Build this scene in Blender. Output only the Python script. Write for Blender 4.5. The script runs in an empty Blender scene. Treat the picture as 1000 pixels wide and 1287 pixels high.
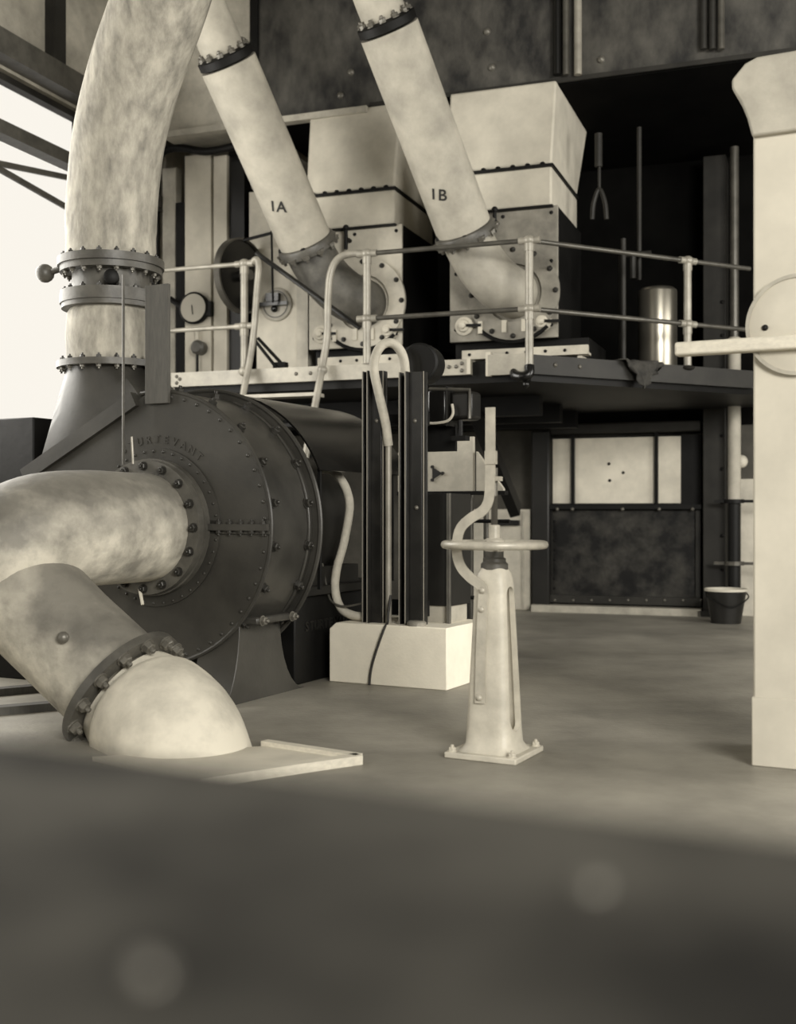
import bpy, bmesh, math, random
from mathutils import Vector, Matrix
random.seed(7)
scene = bpy.context.scene
COL = scene.collection
PI = math.pi
# ------------------------------------------------------------------ camera, light, exposure
FPX, CX, CY, HC = 1450.0, 500.0, 643.5, 1.10        # focal length in pixels, picture centre, camera height
cam_d = bpy.data.cameras.new('camera'); cam = bpy.data.objects.new('camera', cam_d); COL.objects.link(cam)
cam.location = (0, 0, HC); cam.rotation_euler = (PI/2, 0, 0)
cam_d.sensor_fit = 'HORIZONTAL'; cam_d.sensor_width = 36.0; cam_d.lens = 36.0*FPX/1000.0
cam_d.clip_start = 0.02; cam_d.clip_end = 200
cam_d.dof.use_dof = True; cam_d.dof.focus_distance = 6.6; cam_d.dof.aperture_fstop = 2.4
scene.camera = cam
W = bpy.data.worlds.new('sky'); scene.world = W; W.use_nodes = True
bg = W.node_tree.nodes['Background']; bg.inputs[0].default_value = (1.0, .955, .87, 1); bg.inputs[1].default_value = 1.2
def area(name, loc, target, size, power, col=(1, .968, .90)):
    l = bpy.data.lights.new(name, 'AREA'); l.shape = 'RECTANGLE'; l.size, l.size_y = size; l.energy = power; l.color = col
    o = bpy.data.objects.new(name, l); COL.objects.link(o); o.location = loc
    o.rotation_euler = (Vector(target)-Vector(loc)).to_track_quat('-Z', 'Y').to_euler(); return o
area('hall_window_light', (-4.02, 8.05, 3.15), (-3.08, 7.71, 3.05), (3.1, 3.2), 240)       # daylight in the near bays of the left window
area('hall_window_light', (7.6, 6.0, 2.8), (0, 9.0, 1.2), (5.0, 3.4), 470)     # windows of the right wall
area('hall_window_light', (3.6, -5.6, 4.4), (0.3, 8, 1.8), (5.5, 3.8), 2050)   # tall windows behind the camera
scene.view_settings.view_transform = 'Standard'; scene.view_settings.look = 'None'
scene.view_settings.gamma = 1.0; scene.view_settings.use_curve_mapping = False
scene.view_settings.exposure = 0.0

# ------------------------------------------------------------------ materials
MATS = {}
def lin(c): return c/12.92 if c <= .04045 else ((c+.055)/1.055)**2.4
def tone(v):                                       # a grey of the brown-toned print, v = 0..255
    g = v/255.0
    return (lin(g), lin(g*.97), lin(g*.893), 1)
def mat(name, v, rough=.6, metal=0.0, v2=None, scale=3.0, detail=6, bump=0.0, bscale=None, stretch=None, lo=.35, hi=.65, spec=.5):
    if name in MATS: return MATS[name]
    m = bpy.data.materials.new(name); m.use_nodes = True; nt = m.node_tree; N, L = nt.nodes, nt.links
    p = N['Principled BSDF']; p.inputs['Roughness'].default_value = rough; p.inputs['Metallic'].default_value = metal
    p.inputs['Specular IOR Level'].default_value = spec
    p.inputs['Base Color'].default_value = tone(v)
    tc = N.new('ShaderNodeTexCoord'); mp = N.new('ShaderNodeMapping'); L.new(tc.outputs['Object'], mp.inputs[0])
    if stretch: mp.inputs['Scale'].default_value = stretch
    if v2 is not None:
        n = N.new('ShaderNodeTexNoise'); n.inputs['Scale'].default_value = scale; n.inputs['Detail'].default_value = detail
        n.inputs['Roughness'].default_value = .62
        L.new(mp.outputs[0], n.inputs['Vector'])
        r = N.new('ShaderNodeValToRGB'); r.color_ramp.elements[0].position = lo; r.color_ramp.elements[1].position = hi
        r.color_ramp.elements[0].color = tone(v); r.color_ramp.elements[1].color = tone(v2)
        L.new(n.outputs['Fac'], r.inputs[0]); L.new(r.outputs[0], p.inputs['Base Color'])
    if bump:
        n2 = N.new('ShaderNodeTexNoise'); n2.inputs['Scale'].default_value = bscale or scale*4; n2.inputs['Detail'].default_value = 4
        L.new(mp.outputs[0], n2.inputs['Vector'])
        b = N.new('ShaderNodeBump'); b.inputs['Strength'].default_value = bump; b.inputs['Distance'].default_value = .02
        L.new(n2.outputs['Fac'], b.inputs['Height']); L.new(b.outputs[0], p.inputs['Normal'])
    MATS[name] = m; return m
M_CONC  = mat('worn concrete floor', 116, .5, v2=156, scale=1.6, detail=9, bump=.12, bscale=30, lo=.3, hi=.7)
M_WALL  = mat('grey rendered wall', 66, .85, spec=.15, v2=92, scale=1.5, bump=.1, bscale=20)
M_DWALL = mat('shade dark wall', 8, .9, spec=.05, v2=15, scale=2)  # near black: the deep shade of the recess is put into the colour
M_BUNK  = mat('mottled bunker plate', 20, .6, v2=94, scale=3.2, detail=9, bump=.25, bscale=6, stretch=(1, 1, .55), lo=.38, hi=.78)
M_BUNKL = mat('pale bunker plate', 150, .7, v2=190, scale=3)
M_ROOF  = mat('roof boards', 80, .8)
M_PIPEL = mat('lagged pipe cloth', 150, .75, v2=184, scale=3.0, detail=8, bump=.12, bscale=25)
M_PIPEV = mat('mottled lagging', 118, .75, v2=186, scale=9, detail=10, bump=.3, bscale=24, stretch=(1.3, 1.3, .55), lo=.3, hi=.68)
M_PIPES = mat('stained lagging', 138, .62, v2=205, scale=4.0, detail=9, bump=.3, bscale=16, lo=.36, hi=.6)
def darken_upper(m, v, amt):                              # mixes a darker, noisy tone into what faces up
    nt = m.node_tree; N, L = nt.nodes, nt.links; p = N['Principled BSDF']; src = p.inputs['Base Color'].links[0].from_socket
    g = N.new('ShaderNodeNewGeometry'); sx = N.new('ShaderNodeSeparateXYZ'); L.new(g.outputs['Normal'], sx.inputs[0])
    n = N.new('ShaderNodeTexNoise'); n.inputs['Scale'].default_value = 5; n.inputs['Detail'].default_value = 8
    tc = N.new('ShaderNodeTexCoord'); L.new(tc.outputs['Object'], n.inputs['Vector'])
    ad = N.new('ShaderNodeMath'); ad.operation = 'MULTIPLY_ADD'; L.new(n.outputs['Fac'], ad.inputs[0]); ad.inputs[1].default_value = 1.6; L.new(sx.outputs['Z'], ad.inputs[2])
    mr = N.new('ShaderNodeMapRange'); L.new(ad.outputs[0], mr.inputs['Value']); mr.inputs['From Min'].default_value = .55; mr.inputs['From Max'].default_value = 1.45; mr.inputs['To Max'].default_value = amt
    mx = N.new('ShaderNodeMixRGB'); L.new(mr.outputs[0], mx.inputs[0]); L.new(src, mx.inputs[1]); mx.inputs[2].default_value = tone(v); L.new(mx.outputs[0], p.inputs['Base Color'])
darken_upper(M_PIPES, 88, .8)
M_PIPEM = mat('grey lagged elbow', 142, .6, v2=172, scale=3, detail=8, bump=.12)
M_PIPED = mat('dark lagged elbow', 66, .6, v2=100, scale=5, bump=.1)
M_MILLB = mat('shaded mill casing', 112, .6, v2=160, scale=3, detail=8, bump=.08)  # darker copy of the pale casing, shade from the coal pipe painted in
M_ELB   = mat('plastered elbow', 178, .75, v2=215, scale=4.0, detail=8, bump=.2, bscale=14, lo=.3, hi=.6)
M_FAN   = mat('fan casing paint', 46, .38, spec=.4, v2=64, scale=2.2, detail=7, bump=.04, bscale=40)
M_FANR  = mat('fan rim paint', 40, .32, v2=58, scale=3, detail=7, bump=.05, bscale=10, stretch=(1, 1, 1))
M_FLNG  = mat('cast iron flange', 70, .45, v2=92, scale=8, bump=.1)
M_BOLT  = mat('bolt steel', 105, .4, .3)
M_BOLTD = mat('dark bolt steel', 52, .4, .3)
M_BLACK = mat('black enamel steel', 14, .25, v2=20, scale=5)
M_BLACKM = mat('black iron', 13, .55, spec=.22, v2=21, scale=4, bump=.1)
M_DARK  = mat('dark machine paint', 26, .4, spec=.35, v2=36, scale=3)
M_EDGE  = mat('pale channel edge', 150, .4, .1)  # thin pale lines along the edges of the black channels
M_UPR   = mat('worn black channel', 26, .35, v2=40, scale=9, detail=8)
M_WHITE = mat('whitewashed concrete', 236, .8, v2=243, scale=9, bump=.08, bscale=60)
M_CAST  = mat('painted cast stand', 178, .5, v2=208, scale=5, detail=8, bump=.12, bscale=22)
M_STRAP = mat('worn steel strap', 160, .45, .15, v2=190, scale=8)
M_WHEEL = mat('worn hand wheel', 158, .4, .1, v2=188, scale=9)
M_RAIL  = mat('rail pipe steel', 132, .38, .15, v2=160, scale=6)
M_RAILD = mat('rail pipe dull', 74, .35, .35, v2=96, scale=6)
M_PALE  = mat('pale sheet metal', 190, .6, v2=208, scale=4, bump=.05)
M_PALE2 = mat('pale mill casing', 176, .6, v2=200, scale=5, bump=.08)
M_HOP   = mat('pale hopper lagging', 180, .8, v2=198, scale=4, bump=.06, bscale=30)
M_FASC  = mat('painted steel channel', 150, .45, v2=182, scale=5)
M_PANEL = mat('white door panel', 204, .6, v2=222, scale=5)
M_RUST  = mat('mottled fire plate', 12, .5, spec=.3, v2=78, scale=3.5, detail=9, bump=.25, bscale=9, lo=.4, hi=.8)
M_COLD  = mat('olive steel column', 36, .5, spec=.25, v2=50, scale=3)
M_COLL  = mat('pale column plaster', 186, .8, v2=204, scale=2, bump=.05)
M_WOOD  = mat('pale plank', 196, .7, v2=214, scale=6, stretch=(1, 8, 8), bump=.1)
M_WOODD = mat('dark board', 66, .7, v2=80, scale=8, stretch=(6, 6, 1))
M_TANK  = mat('polished tank metal', 150, .3, .85)
M_CLOTH = mat('oily rag', 40, .9, v2=66, scale=10, bump=.3)
M_CABLE = mat('cloth cable sheath', 168, .7, v2=190, scale=12, bump=.2)
M_CABLED = mat('dark cable', 50, .6)
M_INK   = mat('black stencil paint', 34, .7)
M_LEDGE = mat('foreground tank plate', 34, .9, spec=.12, v2=76, scale=5.0, detail=3, bump=.1)
M_GLASS = mat('gauge face', 178, .35)
M_GLAZE = bpy.data.materials.new('window glass'); M_GLAZE.use_nodes = True
_p = M_GLAZE.node_tree.nodes['Principled BSDF']; _p.inputs['Transmission Weight'].default_value = 1; _p.inputs['Roughness'].default_value = 0.0
_p.inputs['IOR'].default_value = 1.02

# ------------------------------------------------------------------ helpers
class Fr:                                          # a local frame standing on the floor: x along, y away, z up
    def __init__(s, x, y, deg):
        s.M = Matrix.Translation((x, y, 0)) @ Matrix.Rotation(math.radians(deg), 4, 'Z'); s.I = s.M.inverted()
    def ray(s, px, py):
        o = s.I @ Vector((0, 0, HC)); d = s.I.to_3x3() @ Vector(((px-CX)/FPX, 1, (CY-py)/FPX)); return o, d
    def at(s, px, py, v):                          # photo pixel -> point on the plane y = v of this frame
        o, d = s.ray(px, py); t = (v-o.y)/d.y; return o+d*t
    def fl(s, px, py, z=0.0):                      # photo pixel -> point at height z
        o, d = s.ray(px, py); t = (z-o.z)/d.z; return o+d*t
    def w(s, *p): return s.M @ Vector(p)
ID = Fr(0, 0, 0)
def basis(axis, up=None):
    z = Vector(axis).normalized(); u = Vector(up) if up else Vector((0, 0, 1))
    if abs(z.dot(u)) > .98: u = Vector((1, 0, 0)) if not up else Vector((0, 1, 0))
    x = u.cross(z).normalized(); y = z.cross(x); return x, y, z
def mat_to(p, axis, s=1.0, spin=0.0):
    x, y, z = basis(axis); m = Matrix((x, y, z)).transposed().to_4x4()
    return Matrix.Translation(p) @ m @ Matrix.Rotation(spin, 4, 'Z') @ Matrix.Scale(s, 4)
def smooth_path(pts, k=6):
    P = [Vector(p) for p in pts]; out = []
    for i in range(len(P)-1):
        a, b, c, d = P[max(i-1, 0)], P[i], P[i+1], P[min(i+2, len(P)-1)]
        for j in range(k):
            t = j/k
            out.append(.5*((2*b)+(c-a)*t+(2*a-5*b+4*c-d)*t*t+(3*b-a-3*c+d)*t**3))
    out.append(P[-1]); return out
class MB:
    def __init__(s, fr=None): s.v, s.f = [], []; s.M = fr.M if isinstance(fr, Fr) else (fr or Matrix())
    def add(s, vs, fs):
        n = len(s.v); s.v += [s.M @ Vector(v) for v in vs]; s.f += [tuple(i+n for i in f) for f in fs]; return s
    def box(s, x0, x1, y0, y1, z0, z1, R=None):
        vs = [Vector((x, y, z)) for x in (x0, x1) for y in (y0, y1) for z in (z0, z1)]
        if R is not None: vs = [R @ v for v in vs]
        return s.add(vs, [(0,1,3,2),(4,6,7,5),(0,4,5,1),(2,3,7,6),(0,2,6,4),(1,5,7,3)])
    def bar(s, p, q, w, h, up=(0,0,1)):             # rectangular bar from p to q
        p, q = Vector(p), Vector(q); x, y, z = basis(q-p, up)
        vs = [c+x*i*w/2+y*j*h/2 for c in (p, q) for i, j in ((-1,-1),(1,-1),(1,1),(-1,1))]
        return s.add(vs, [(3,2,1,0),(4,5,6,7),(0,1,5,4),(1,2,6,5),(2,3,7,6),(3,0,4,7)])
    def tube(s, pts, r, n=16, closed=False, caps=True):
        P = [Vector(p) for p in pts]; R = r if isinstance(r, (list, tuple)) else [r]*len(P)
        m = len(P); vs = []; x = None
        for i in range(m):
            if closed: t = P[(i+1) % m]-P[i-1]
            else: t = P[min(i+1, m-1)]-P[max(i-1, 0)]
            t.normalize()
            if x is None: x, y, _ = basis(t)
            else:
                x = (x-t*x.dot(t)).normalized(); y = t.cross(x)
            vs += [P[i]+(x*math.cos(2*PI*k/n)+y*math.sin(2*PI*k/n))*R[i] for k in range(n)]
        fs = []
        for i in range(m if closed else m-1):
            a, b = i*n, ((i+1) % m)*n
            fs += [(a+k, a+(k+1) % n, b+(k+1) % n, b+k) for k in range(n)]
        if caps and not closed: fs += [tuple(range(n))[::-1], tuple(range((m-1)*n, m*n))]
        return s.add(vs, fs)
    def lathe(s, prof, M=None, n=32, arc=None):     # prof [(radius, height)]
        M = M or Matrix(); vs = []; a0, a1 = arc or (0, 2*PI); full = arc is None; k = n if full else n+1
        for r, h in prof:
            vs += [M @ Vector((r*math.cos(a0+(a1-a0)*i/n), r*math.sin(a0+(a1-a0)*i/n), h)) for i in range(k)]
        fs = []
        for j in range(len(prof)-1):
            for i in range(n):
                i2 = (i+1) % k; fs.append((j*k+i, j*k+i2, (j+1)*k+i2, (j+1)*k+i))
        if full:
            if prof[0][0] > 1e-5: fs.append(tuple(range(k))[::-1])
            if prof[-1][0] > 1e-5: fs.append(tuple(range((len(prof)-1)*k, len(prof)*k)))
        return s.add(vs, fs)
    def ring(s, ri, ro, h0, h1, M=None, n=48):       # a flat ring with a hole
        M = M or Matrix(); vs = []
        for r, h in ((ri, h0), (ro, h0), (ro, h1), (ri, h1)):
            vs += [M @ Vector((r*math.cos(2*PI*i/n), r*math.sin(2*PI*i/n), h)) for i in range(n)]
        fs = []
        for j in range(4):
            for i in range(n): fs.append((j*n+i, j*n+(i+1) % n, ((j+1) % 4)*n+(i+1) % n, ((j+1) % 4)*n+i))
        return s.add(vs, fs)
    def prism(s, poly, h0, h1, ax='y'):
        n = len(poly)
        def pt(a, b, h): return {'y': (a, h, b), 'z': (a, b, h), 'x': (h, a, b)}[ax]
        vs = [pt(a, b, h0) for a, b in poly]+[pt(a, b, h1) for a, b in poly]
        return s.add(vs, [tuple(range(n))[::-1], tuple(range(n, 2*n))]+[(i, (i+1) % n, n+(i+1) % n, n+i) for i in range(n)])
    def loft(s, loops, caps=True):
        n = len(loops[0]); vs = [p for l in loops for p in l]; fs = []
        for j in range(len(loops)-1):
            fs += [(j*n+i, j*n+(i+1) % n, (j+1)*n+(i+1) % n, (j+1)*n+i) for i in range(n)]
        if caps: fs += [tuple(range(n))[::-1], tuple(range((len(loops)-1)*n, len(loops)*n))]
        return s.add(vs, fs)
    def sphere(s, c, r, n=14, sc=(1,1,1)):
        return s.lathe([(max(r*math.sin(PI*i/8), 1e-6), -r*math.cos(PI*i/8)) for i in range(9)],
                       Matrix.Translation(c) @ Matrix.Diagonal((*sc, 1)), n)
    def build(s, name, m, parent=None, bevel=0.0, angle=38, label=None):
        me = bpy.data.meshes.new(name); inv = WM[parent.name].inverted() if parent else Matrix()
        if parent is None:
            c = sum(s.v, Vector())/len(s.v); c.z = min(v.z for v in s.v); inv = Matrix.Translation(-c)
        me.from_pydata([inv @ v for v in s.v], [], s.f)
        b = bmesh.new(); b.from_mesh(me); bmesh.ops.recalc_face_normals(b, faces=b.faces); b.to_mesh(me); b.free()
        me.polygons.foreach_set('use_smooth', [True]*len(me.polygons)); me.set_sharp_from_angle(angle=math.radians(angle))
        me.materials.append(m)
        o = bpy.data.objects.new(name, me); COL.objects.link(o)
        if parent: o.parent = parent; WM[o.name] = WM[parent.name].copy()
        else: o.location = c; WM[o.name] = Matrix.Translation(c)
        if bevel:
            q = o.modifiers.new('edge', 'BEVEL'); q.width = bevel; q.segments = 2; q.limit_method = 'ANGLE'; q.harden_normals = False
        if label: o['label'] = label
        return o
WM = {}
def thing(name, label, cat, loc, group=None):
    o = bpy.data.objects.new(name, None); COL.objects.link(o); o.location = loc; o.empty_display_size = .1
    o['label'] = label; o['category'] = cat
    if group: o['group'] = group
    WM[o.name] = Matrix.Translation(loc); return o
def tag(o, label, cat, group=None):
    o['label'] = label; o['category'] = cat
    if group: o['group'] = group
    return o
def struct(o, label=None):
    o['kind'] = 'structure'
    if label: o['label'] = label
    return o
def inst(name, me, parent, M):                      # a small piece that shares its mesh
    o = bpy.data.objects.new(name, me); COL.objects.link(o); o.parent = parent
    o.matrix_local = WM[parent.name].inverted() @ M; WM[o.name] = M; return o
def shared(name, mb, m):
    me = bpy.data.meshes.new(name); me.from_pydata([tuple(v) for v in mb.v], [], mb.f)
    b = bmesh.new(); b.from_mesh(me); bmesh.ops.recalc_face_normals(b, faces=b.faces); b.to_mesh(me); b.free()
    me.polygons.foreach_set('use_smooth', [True]*len(me.polygons)); me.set_sharp_from_angle(angle=math.radians(35)); me.materials.append(m)
    return me
def bolt_mesh(m, nm):                               # unit hex head on a washer, axis +z
    b = MB(); b.lathe([(.62, 0), (.62, .12)], n=12); b.lathe([(.5, .12), (.5, .5), (.4, .58)], n=6); b.lathe([(.22, .5), (.22, .85), (.16, .92)], n=8)
    return shared(nm, b, m)
def rivet_mesh(m, nm):
    b = MB(); b.lathe([(.5, 0), (.47, .18), (.36, .33), (.2, .42), (1e-6, .45)], n=10); return shared(nm, b, m)
BOLT, BOLTD = bolt_mesh(M_BOLT, 'bolt'), bolt_mesh(M_BOLTD, 'bolt_dark')
RIV, RIVD, RIVF = rivet_mesh(M_BOLT, 'rivet'), rivet_mesh(M_BLACKM, 'rivet_dark'), rivet_mesh(M_FAN, 'rivet_fan')
RIVP = rivet_mesh(M_STRAP, 'rivet_pale'); BOLTP = bolt_mesh(M_CAST, 'bolt_pale')
def bolt(parent, p, axis, s, me=None, name='bolt', spin=0.0): return inst(name, me or BOLT, parent, mat_to(p, axis, s, spin))
def bolt_ring(parent, c, axis, r, n, s, me=None, phase=0.0, name='bolt', keep=None):
    x, y, z = basis(axis)
    for i in range(n):
        a = phase+2*PI*i/n
        if keep and not keep(a): continue
        bolt(parent, Vector(c)+(x*math.cos(a)+y*math.sin(a))*r, z, s, me, name, spin=a)
def text_geo(body, size, extrude):
    cu = bpy.data.curves.new('t', 'FONT'); cu.body = body; cu.size = size; cu.extrude = extrude; cu.align_x = 'CENTER'; cu.align_y = 'CENTER'; cu.offset = size*.02
    o = bpy.data.objects.new('t', cu); COL.objects.link(o)
    dg = bpy.context.evaluated_depsgraph_get(); me = bpy.data.meshes.new_from_object(o.evaluated_get(dg))
    vs = [v.co.copy() for v in me.vertices]; fs = [tuple(p.vertices) for p in me.polygons]
    bpy.data.objects.remove(o); bpy.data.meshes.remove(me); bpy.data.curves.remove(cu); return vs, fs
def boolean_cut(o, cutter_mb):
    c = cutter_mb.build('cutter', M_INK); md = o.modifiers.new('cut', 'BOOLEAN'); md.object = c; md.solver = 'EXACT'
    bpy.context.view_layer.update()
    dg = bpy.context.evaluated_depsgraph_get(); me = bpy.data.meshes.new_from_object(o.evaluated_get(dg))
    o.modifiers.remove(md); o.data = me; bpy.data.objects.remove(c)
    me.polygons.foreach_set('use_smooth', [True]*len(me.polygons)); me.set_sharp_from_angle(angle=math.radians(38))

FP = Fr(1.081, 9.5, -20)       # platform and mills
FF = Fr(-1.439, 6.84, -26.5)   # fan
FB = Fr(.299, 7.10, -27.5)     # whitewashed block
FS = Fr(.437, 5.23, -27.5)     # valve stand
FL = Fr(-3.46, 9.95, -20)     # wall with windows, on the left (its y axis runs along the wall)
ZD = 2.384                     # deck level

# ================================================================== SETTING
struct(MB().box(-9, 9, -6, 16, -.3, 0).build('floor', M_CONC), 'worn concrete floor of the boiler house')
struct(MB().box(-9, 9, -6, 16, 8.2, 8.4).build('ceiling', M_ROOF))
struct(MB().box(-9, 9, -6.2, -6, 0, 8.2).build('wall_front', M_WALL))
struct(MB().box(8.2, 8.4, -6, 16, 0, 8.2).build('wall_right', M_WALL))
# back wall (firing face) behind everything
VB = 3.6
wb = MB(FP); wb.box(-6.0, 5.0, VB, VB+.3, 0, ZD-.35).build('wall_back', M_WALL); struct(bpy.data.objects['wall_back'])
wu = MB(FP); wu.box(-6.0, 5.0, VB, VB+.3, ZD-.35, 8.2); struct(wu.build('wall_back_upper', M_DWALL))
# left wall with a tall steel window
def wl(x0, x1, y0, y1, z0, z1): return MB(FL).box(x0, x1, y0, y1, z0, z1)
W0, W1, WZ0, WZ1 = -4.0, 2.75, 1.35, 4.95
m = MB(FL); m.box(-.25, 0, -6.5, 3.9, 0, WZ0); m.box(-.25, 0, -6.5, 3.9, WZ1, 8.2); m.box(-.25, 0, -6.5, W0, WZ0, WZ1); m.box(-.25, 0, W1, 3.9, WZ0, WZ1)
struct(m.build('wall_left', M_BUNKL))
win = thing('window_1', 'tall steel-framed window blazing with daylight behind the riser pipe', 'window', FL.w(-.12, 0, WZ0)); win['kind'] = 'structure'
fr = MB(FL)
for z in (WZ0+.03, WZ1-.03): fr.box(-.16, -.06, W0, W1, z-.03, z+.03)
for y in (W0+.03, -2.2, 1.3, W1-.03): fr.box(-.15, -.07, y-.025, y+.025, WZ0, WZ1)
fr.build('window_frame', M_COLD, win)
MB(FL).box(-.1, .06, W0, W1, 4.36, 4.48).build('transom', M_FLNG, win)
MB(FL).bar(FL.I @ FL.w(.02, -2.4, 3.75), (.02, 1.6, 4.34), .03, .05).build('brace', M_FLNG, win)
MB(FL).bar((.02, -2.4, 4.3), (.02, 1.6, 3.9), .03, .05).build('brace', M_FLNG, win)
for y0, y1 in ((W0+.05, -2.23), (-2.17, 1.27), (1.33, W1-.05)):
    for z0, z1 in ((WZ0+.06, 4.36), (4.48, WZ1-.06)): MB(FL).box(-.115, -.111, y0, y1, z0, z1).build('pane', M_GLAZE, win)
g = MB(FL); g.box(0, .18, -6, 2.6, 4.98, 5.2)
struct(g.build('trim_1', M_FLNG), 'dark steel beam above the window')
for y in (-1.55, .75):
    struct(MB(FL).box(0, .1, y-.09, y+.09, 5.2, 8.2).build('trim_2', M_COLD))

# ================================================================== BUNKER over the mills
VK = .88
ul, ur = FP.at(203, 160, VK).x, FP.at(950, 60, VK).x+1.2
um = FP.at(322, 120, VK).x
bk = thing('coal_bunker', 'dark mottled steel coal bunker wall above the pale hoppers', 'bunker', FP.w(0, VK, 4.95))
MB(FP).box(um, ur, VK, VB-.02, 4.95, 8.15).build('bunker_plate', M_BUNK, bk)
MB(FP).box(um+.02, ur-.02, VK+.02, VB-.02, 4.92, 4.95).build('shade_sheet', M_DWALL, bk)  # added near-black sheet, paints the shade under the bunker
MB(FP).box(ul, um-.04, VK, VB-.02, 4.9, 8.15).build('end_plate', M_BUNKL, bk, label='pale plate at the end of the bunker')
MB(FP).box(um-.05, um+.03, VK-.04, VK, 4.95, 8.1).build('joint_strip', M_BLACKM, bk)
MB(FP).box(ul, um+1.2, VK-.1, VK, 4.86, 4.92).build('edge_angle', M_FASC, bk)
MB(FP).box(um+1.2, ur, VK-.02, VK, 4.93, 4.97).build('edge_angle', M_COLD, bk)
for px, py in ((441, 91), (618, 85), (755, 75), (428, 120), (612, 40)):
    bolt(bk, FP.w(*FP.at(px, py, VK)), FP.M.to_3x3() @ Vector((0, -1, 0)), .07, RIV, 'rivet')
def vpipe(name, px0, y0, y1, v, r, m, label, cat='pipe', group=None, px1=None):
    p, q = FP.at(px0, y0, v), FP.at(px1 or px0, y1, v); q.x = p.x if px1 is None else q.x
    return tag(MB(FP).tube([p, q], r, 12).build(name, m), label, cat, group)
for px, r, m_ in ((700, .04, M_BLACK), (711, .03, M_RAILD), (726, .035, M_RAIL)):
    p = FP.at(px, 94, VK-.06); MB(FP).tube([p, (p.x, p.y, 8.18)], r, 12)
    tag(MB(FP).tube([p, (p.x, p.y, 8.18)], r, 12).build('vent_pipe', m_), {700: 'black', 711: 'dull grey', 726: 'bright steel'}[px]+' narrow vent pipe on the bunker wall beside the hopper', 'pipe', 'vent pipes on the bunker wall')
for px, m_, lb in ((884, M_COLD, 'dark drop pipe on the bunker, closest of three to the hoppers'), (895, M_COLD, 'dark drop pipe on the bunker between two neighbouring drop pipes'), (906, M_RAILD, 'paler drop pipe on the bunker, closest of three to the pillar')):
    p = FP.at(px, 62, VK-.06)
    tag(MB(FP).tube([p, (p.x, p.y, 8.18)], .03, 10).build('drop_pipe', m_), lb, 'pipe', 'drop pipes on the bunker')

# ================================================================== PLATFORM
uL = FP.at(215, 480, 0).x; u0 = FP.at(591, 466, 0).x; u1 = FP.at(613, 462, 0).x
P2w = Vector((3.25, 10.62)); Ow = FP.w(0, 0, 0)
P2 = FP.I @ Vector((P2w.x, P2w.y, 0)); dirR = Vector((P2.x, P2.y, 0)).normalized(); nR = Vector((dirR.y, -dirR.x, 0))
pf = thing('platform', 'steel gallery platform carrying the mills, channel edge with bolts', 'platform', FP.w(-1, 1, ZD))
MB(FP).prism([(uL, .06), (0, .06), (P2.x, P2.y+.06), (P2.x+.3, 3.12), (uL, VB-.01)], ZD-.2, ZD-.02, 'z').build('deck', M_BLACKM, pf)
fa = MB(FP); fa.box(uL, u0, 0, .05, ZD-.13, ZD); fa.box(uL, u0, .05, .14, ZD-.02, ZD); fa.build('edge_channel', M_FASC, pf)
for px in (222, 226, 372, 390, 555, 564, 573, 580):
    for pz in ((ZD-.035, ZD-.095) if px in (222, 580) else (ZD-.06,)):
        p = FP.at(px, 470, 0); bolt(pf, FP.w(p.x, 0, pz), FP.M.to_3x3() @ Vector((0, -1, 0)), .035, RIV, 'rivet')
fb = MB(FP); a_ = Vector((u1, 0, 0))
fb.bar((u1, .02, ZD-.06), (.0, .02, ZD-.06), .05, .17); fb.build('edge_channel', M_FASC, pf)
fc = MB(FP); fc.bar(Vector((0, .02, ZD-.065)), Vector((P2.x, P2.y+.02, ZD-.065)), .05, .16); fc.build('edge_channel', M_COLD, pf)
MB(FP).box(u1-.02, u1+.02, 0, .1, ZD-.15, ZD+.05).build('end_plate', M_PALE, pf)
MB(FP).box(u0-.03, u0, -.01, .08, ZD-.13, ZD).build('end_plate', M_PALE, pf)
for t in (.25, .5): bolt(pf, FP.w(*(dirR*t+nR*.01+Vector((0, 0, ZD-.06)))), FP.M.to_3x3() @ nR, .04, RIV, 'rivet')
# under-deck beams
for v in (1.3, 2.2, 3.0): MB(FP).box(uL, -.2, v-.07, v+.07, ZD-.38, ZD-.2).build('floor_beam', M_BLACKM, pf)
for px, y in ((640, 640),):
    p = FP.at(598, 520, 1.2); q = FP.at(648, 642, 1.9); MB(FP).bar(p, q, .1, .2, (0, 1, 0)).build('knee_brace', M_BLACKM, pf)

# ------------------------------------------------------------------ handrail
zr, zm = 3.337, 2.774
hr = thing('handrail', 'two-bar pipe handrail with ball fittings along the gallery edge', 'railing', FP.w(0, 0, ZD))
uA = FP.at(205, 340, 0).x; uB = FP.at(307, 332, 0).x; uC = FP.at(461, 320, 0).x
Rend = dirR*(P2.length-.02)
for z in (zr, zm):
    MB(FP).tube([(uA-.5, 0, z), (uB+.06, 0, z)], .021, 12).build('rail', M_RAIL, hr)
    MB(FP).tube([(uC, 0, z), (0, 0, z), Rend+Vector((0, 0, z))], .021, 12).build('rail', M_RAILD, hr)
pR = FP.at(863, 324, P2.y*.72); tR = .69*P2.length
posts = [(uB, 0, 0), (uC, 0, 0), (0, 0, -.1), (*(dirR*tR)[:2], -.02)]
for x, y, dz in posts:
    MB(FP).tube([(x, y, ZD+dz), (x, y, zr)], .034, 14).build('post', M_RAIL, hr)
    for z in (zr, zm):
        f = MB(FP); f.sphere((x, y, z), .052, 14, (1.0, 1.0, .85)); f.tube([(x-.09, y, z), (x+.09, y, z)] if y == 0 else [Vector((x, y, z))-dirR*.09, Vector((x, y, z))+dirR*.09], .031, 12)
        f.tube([(x, y, z-.09), (x, y, z+.0)], .04, 12); f.build('ball_fitting', M_RAIL, hr)
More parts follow.
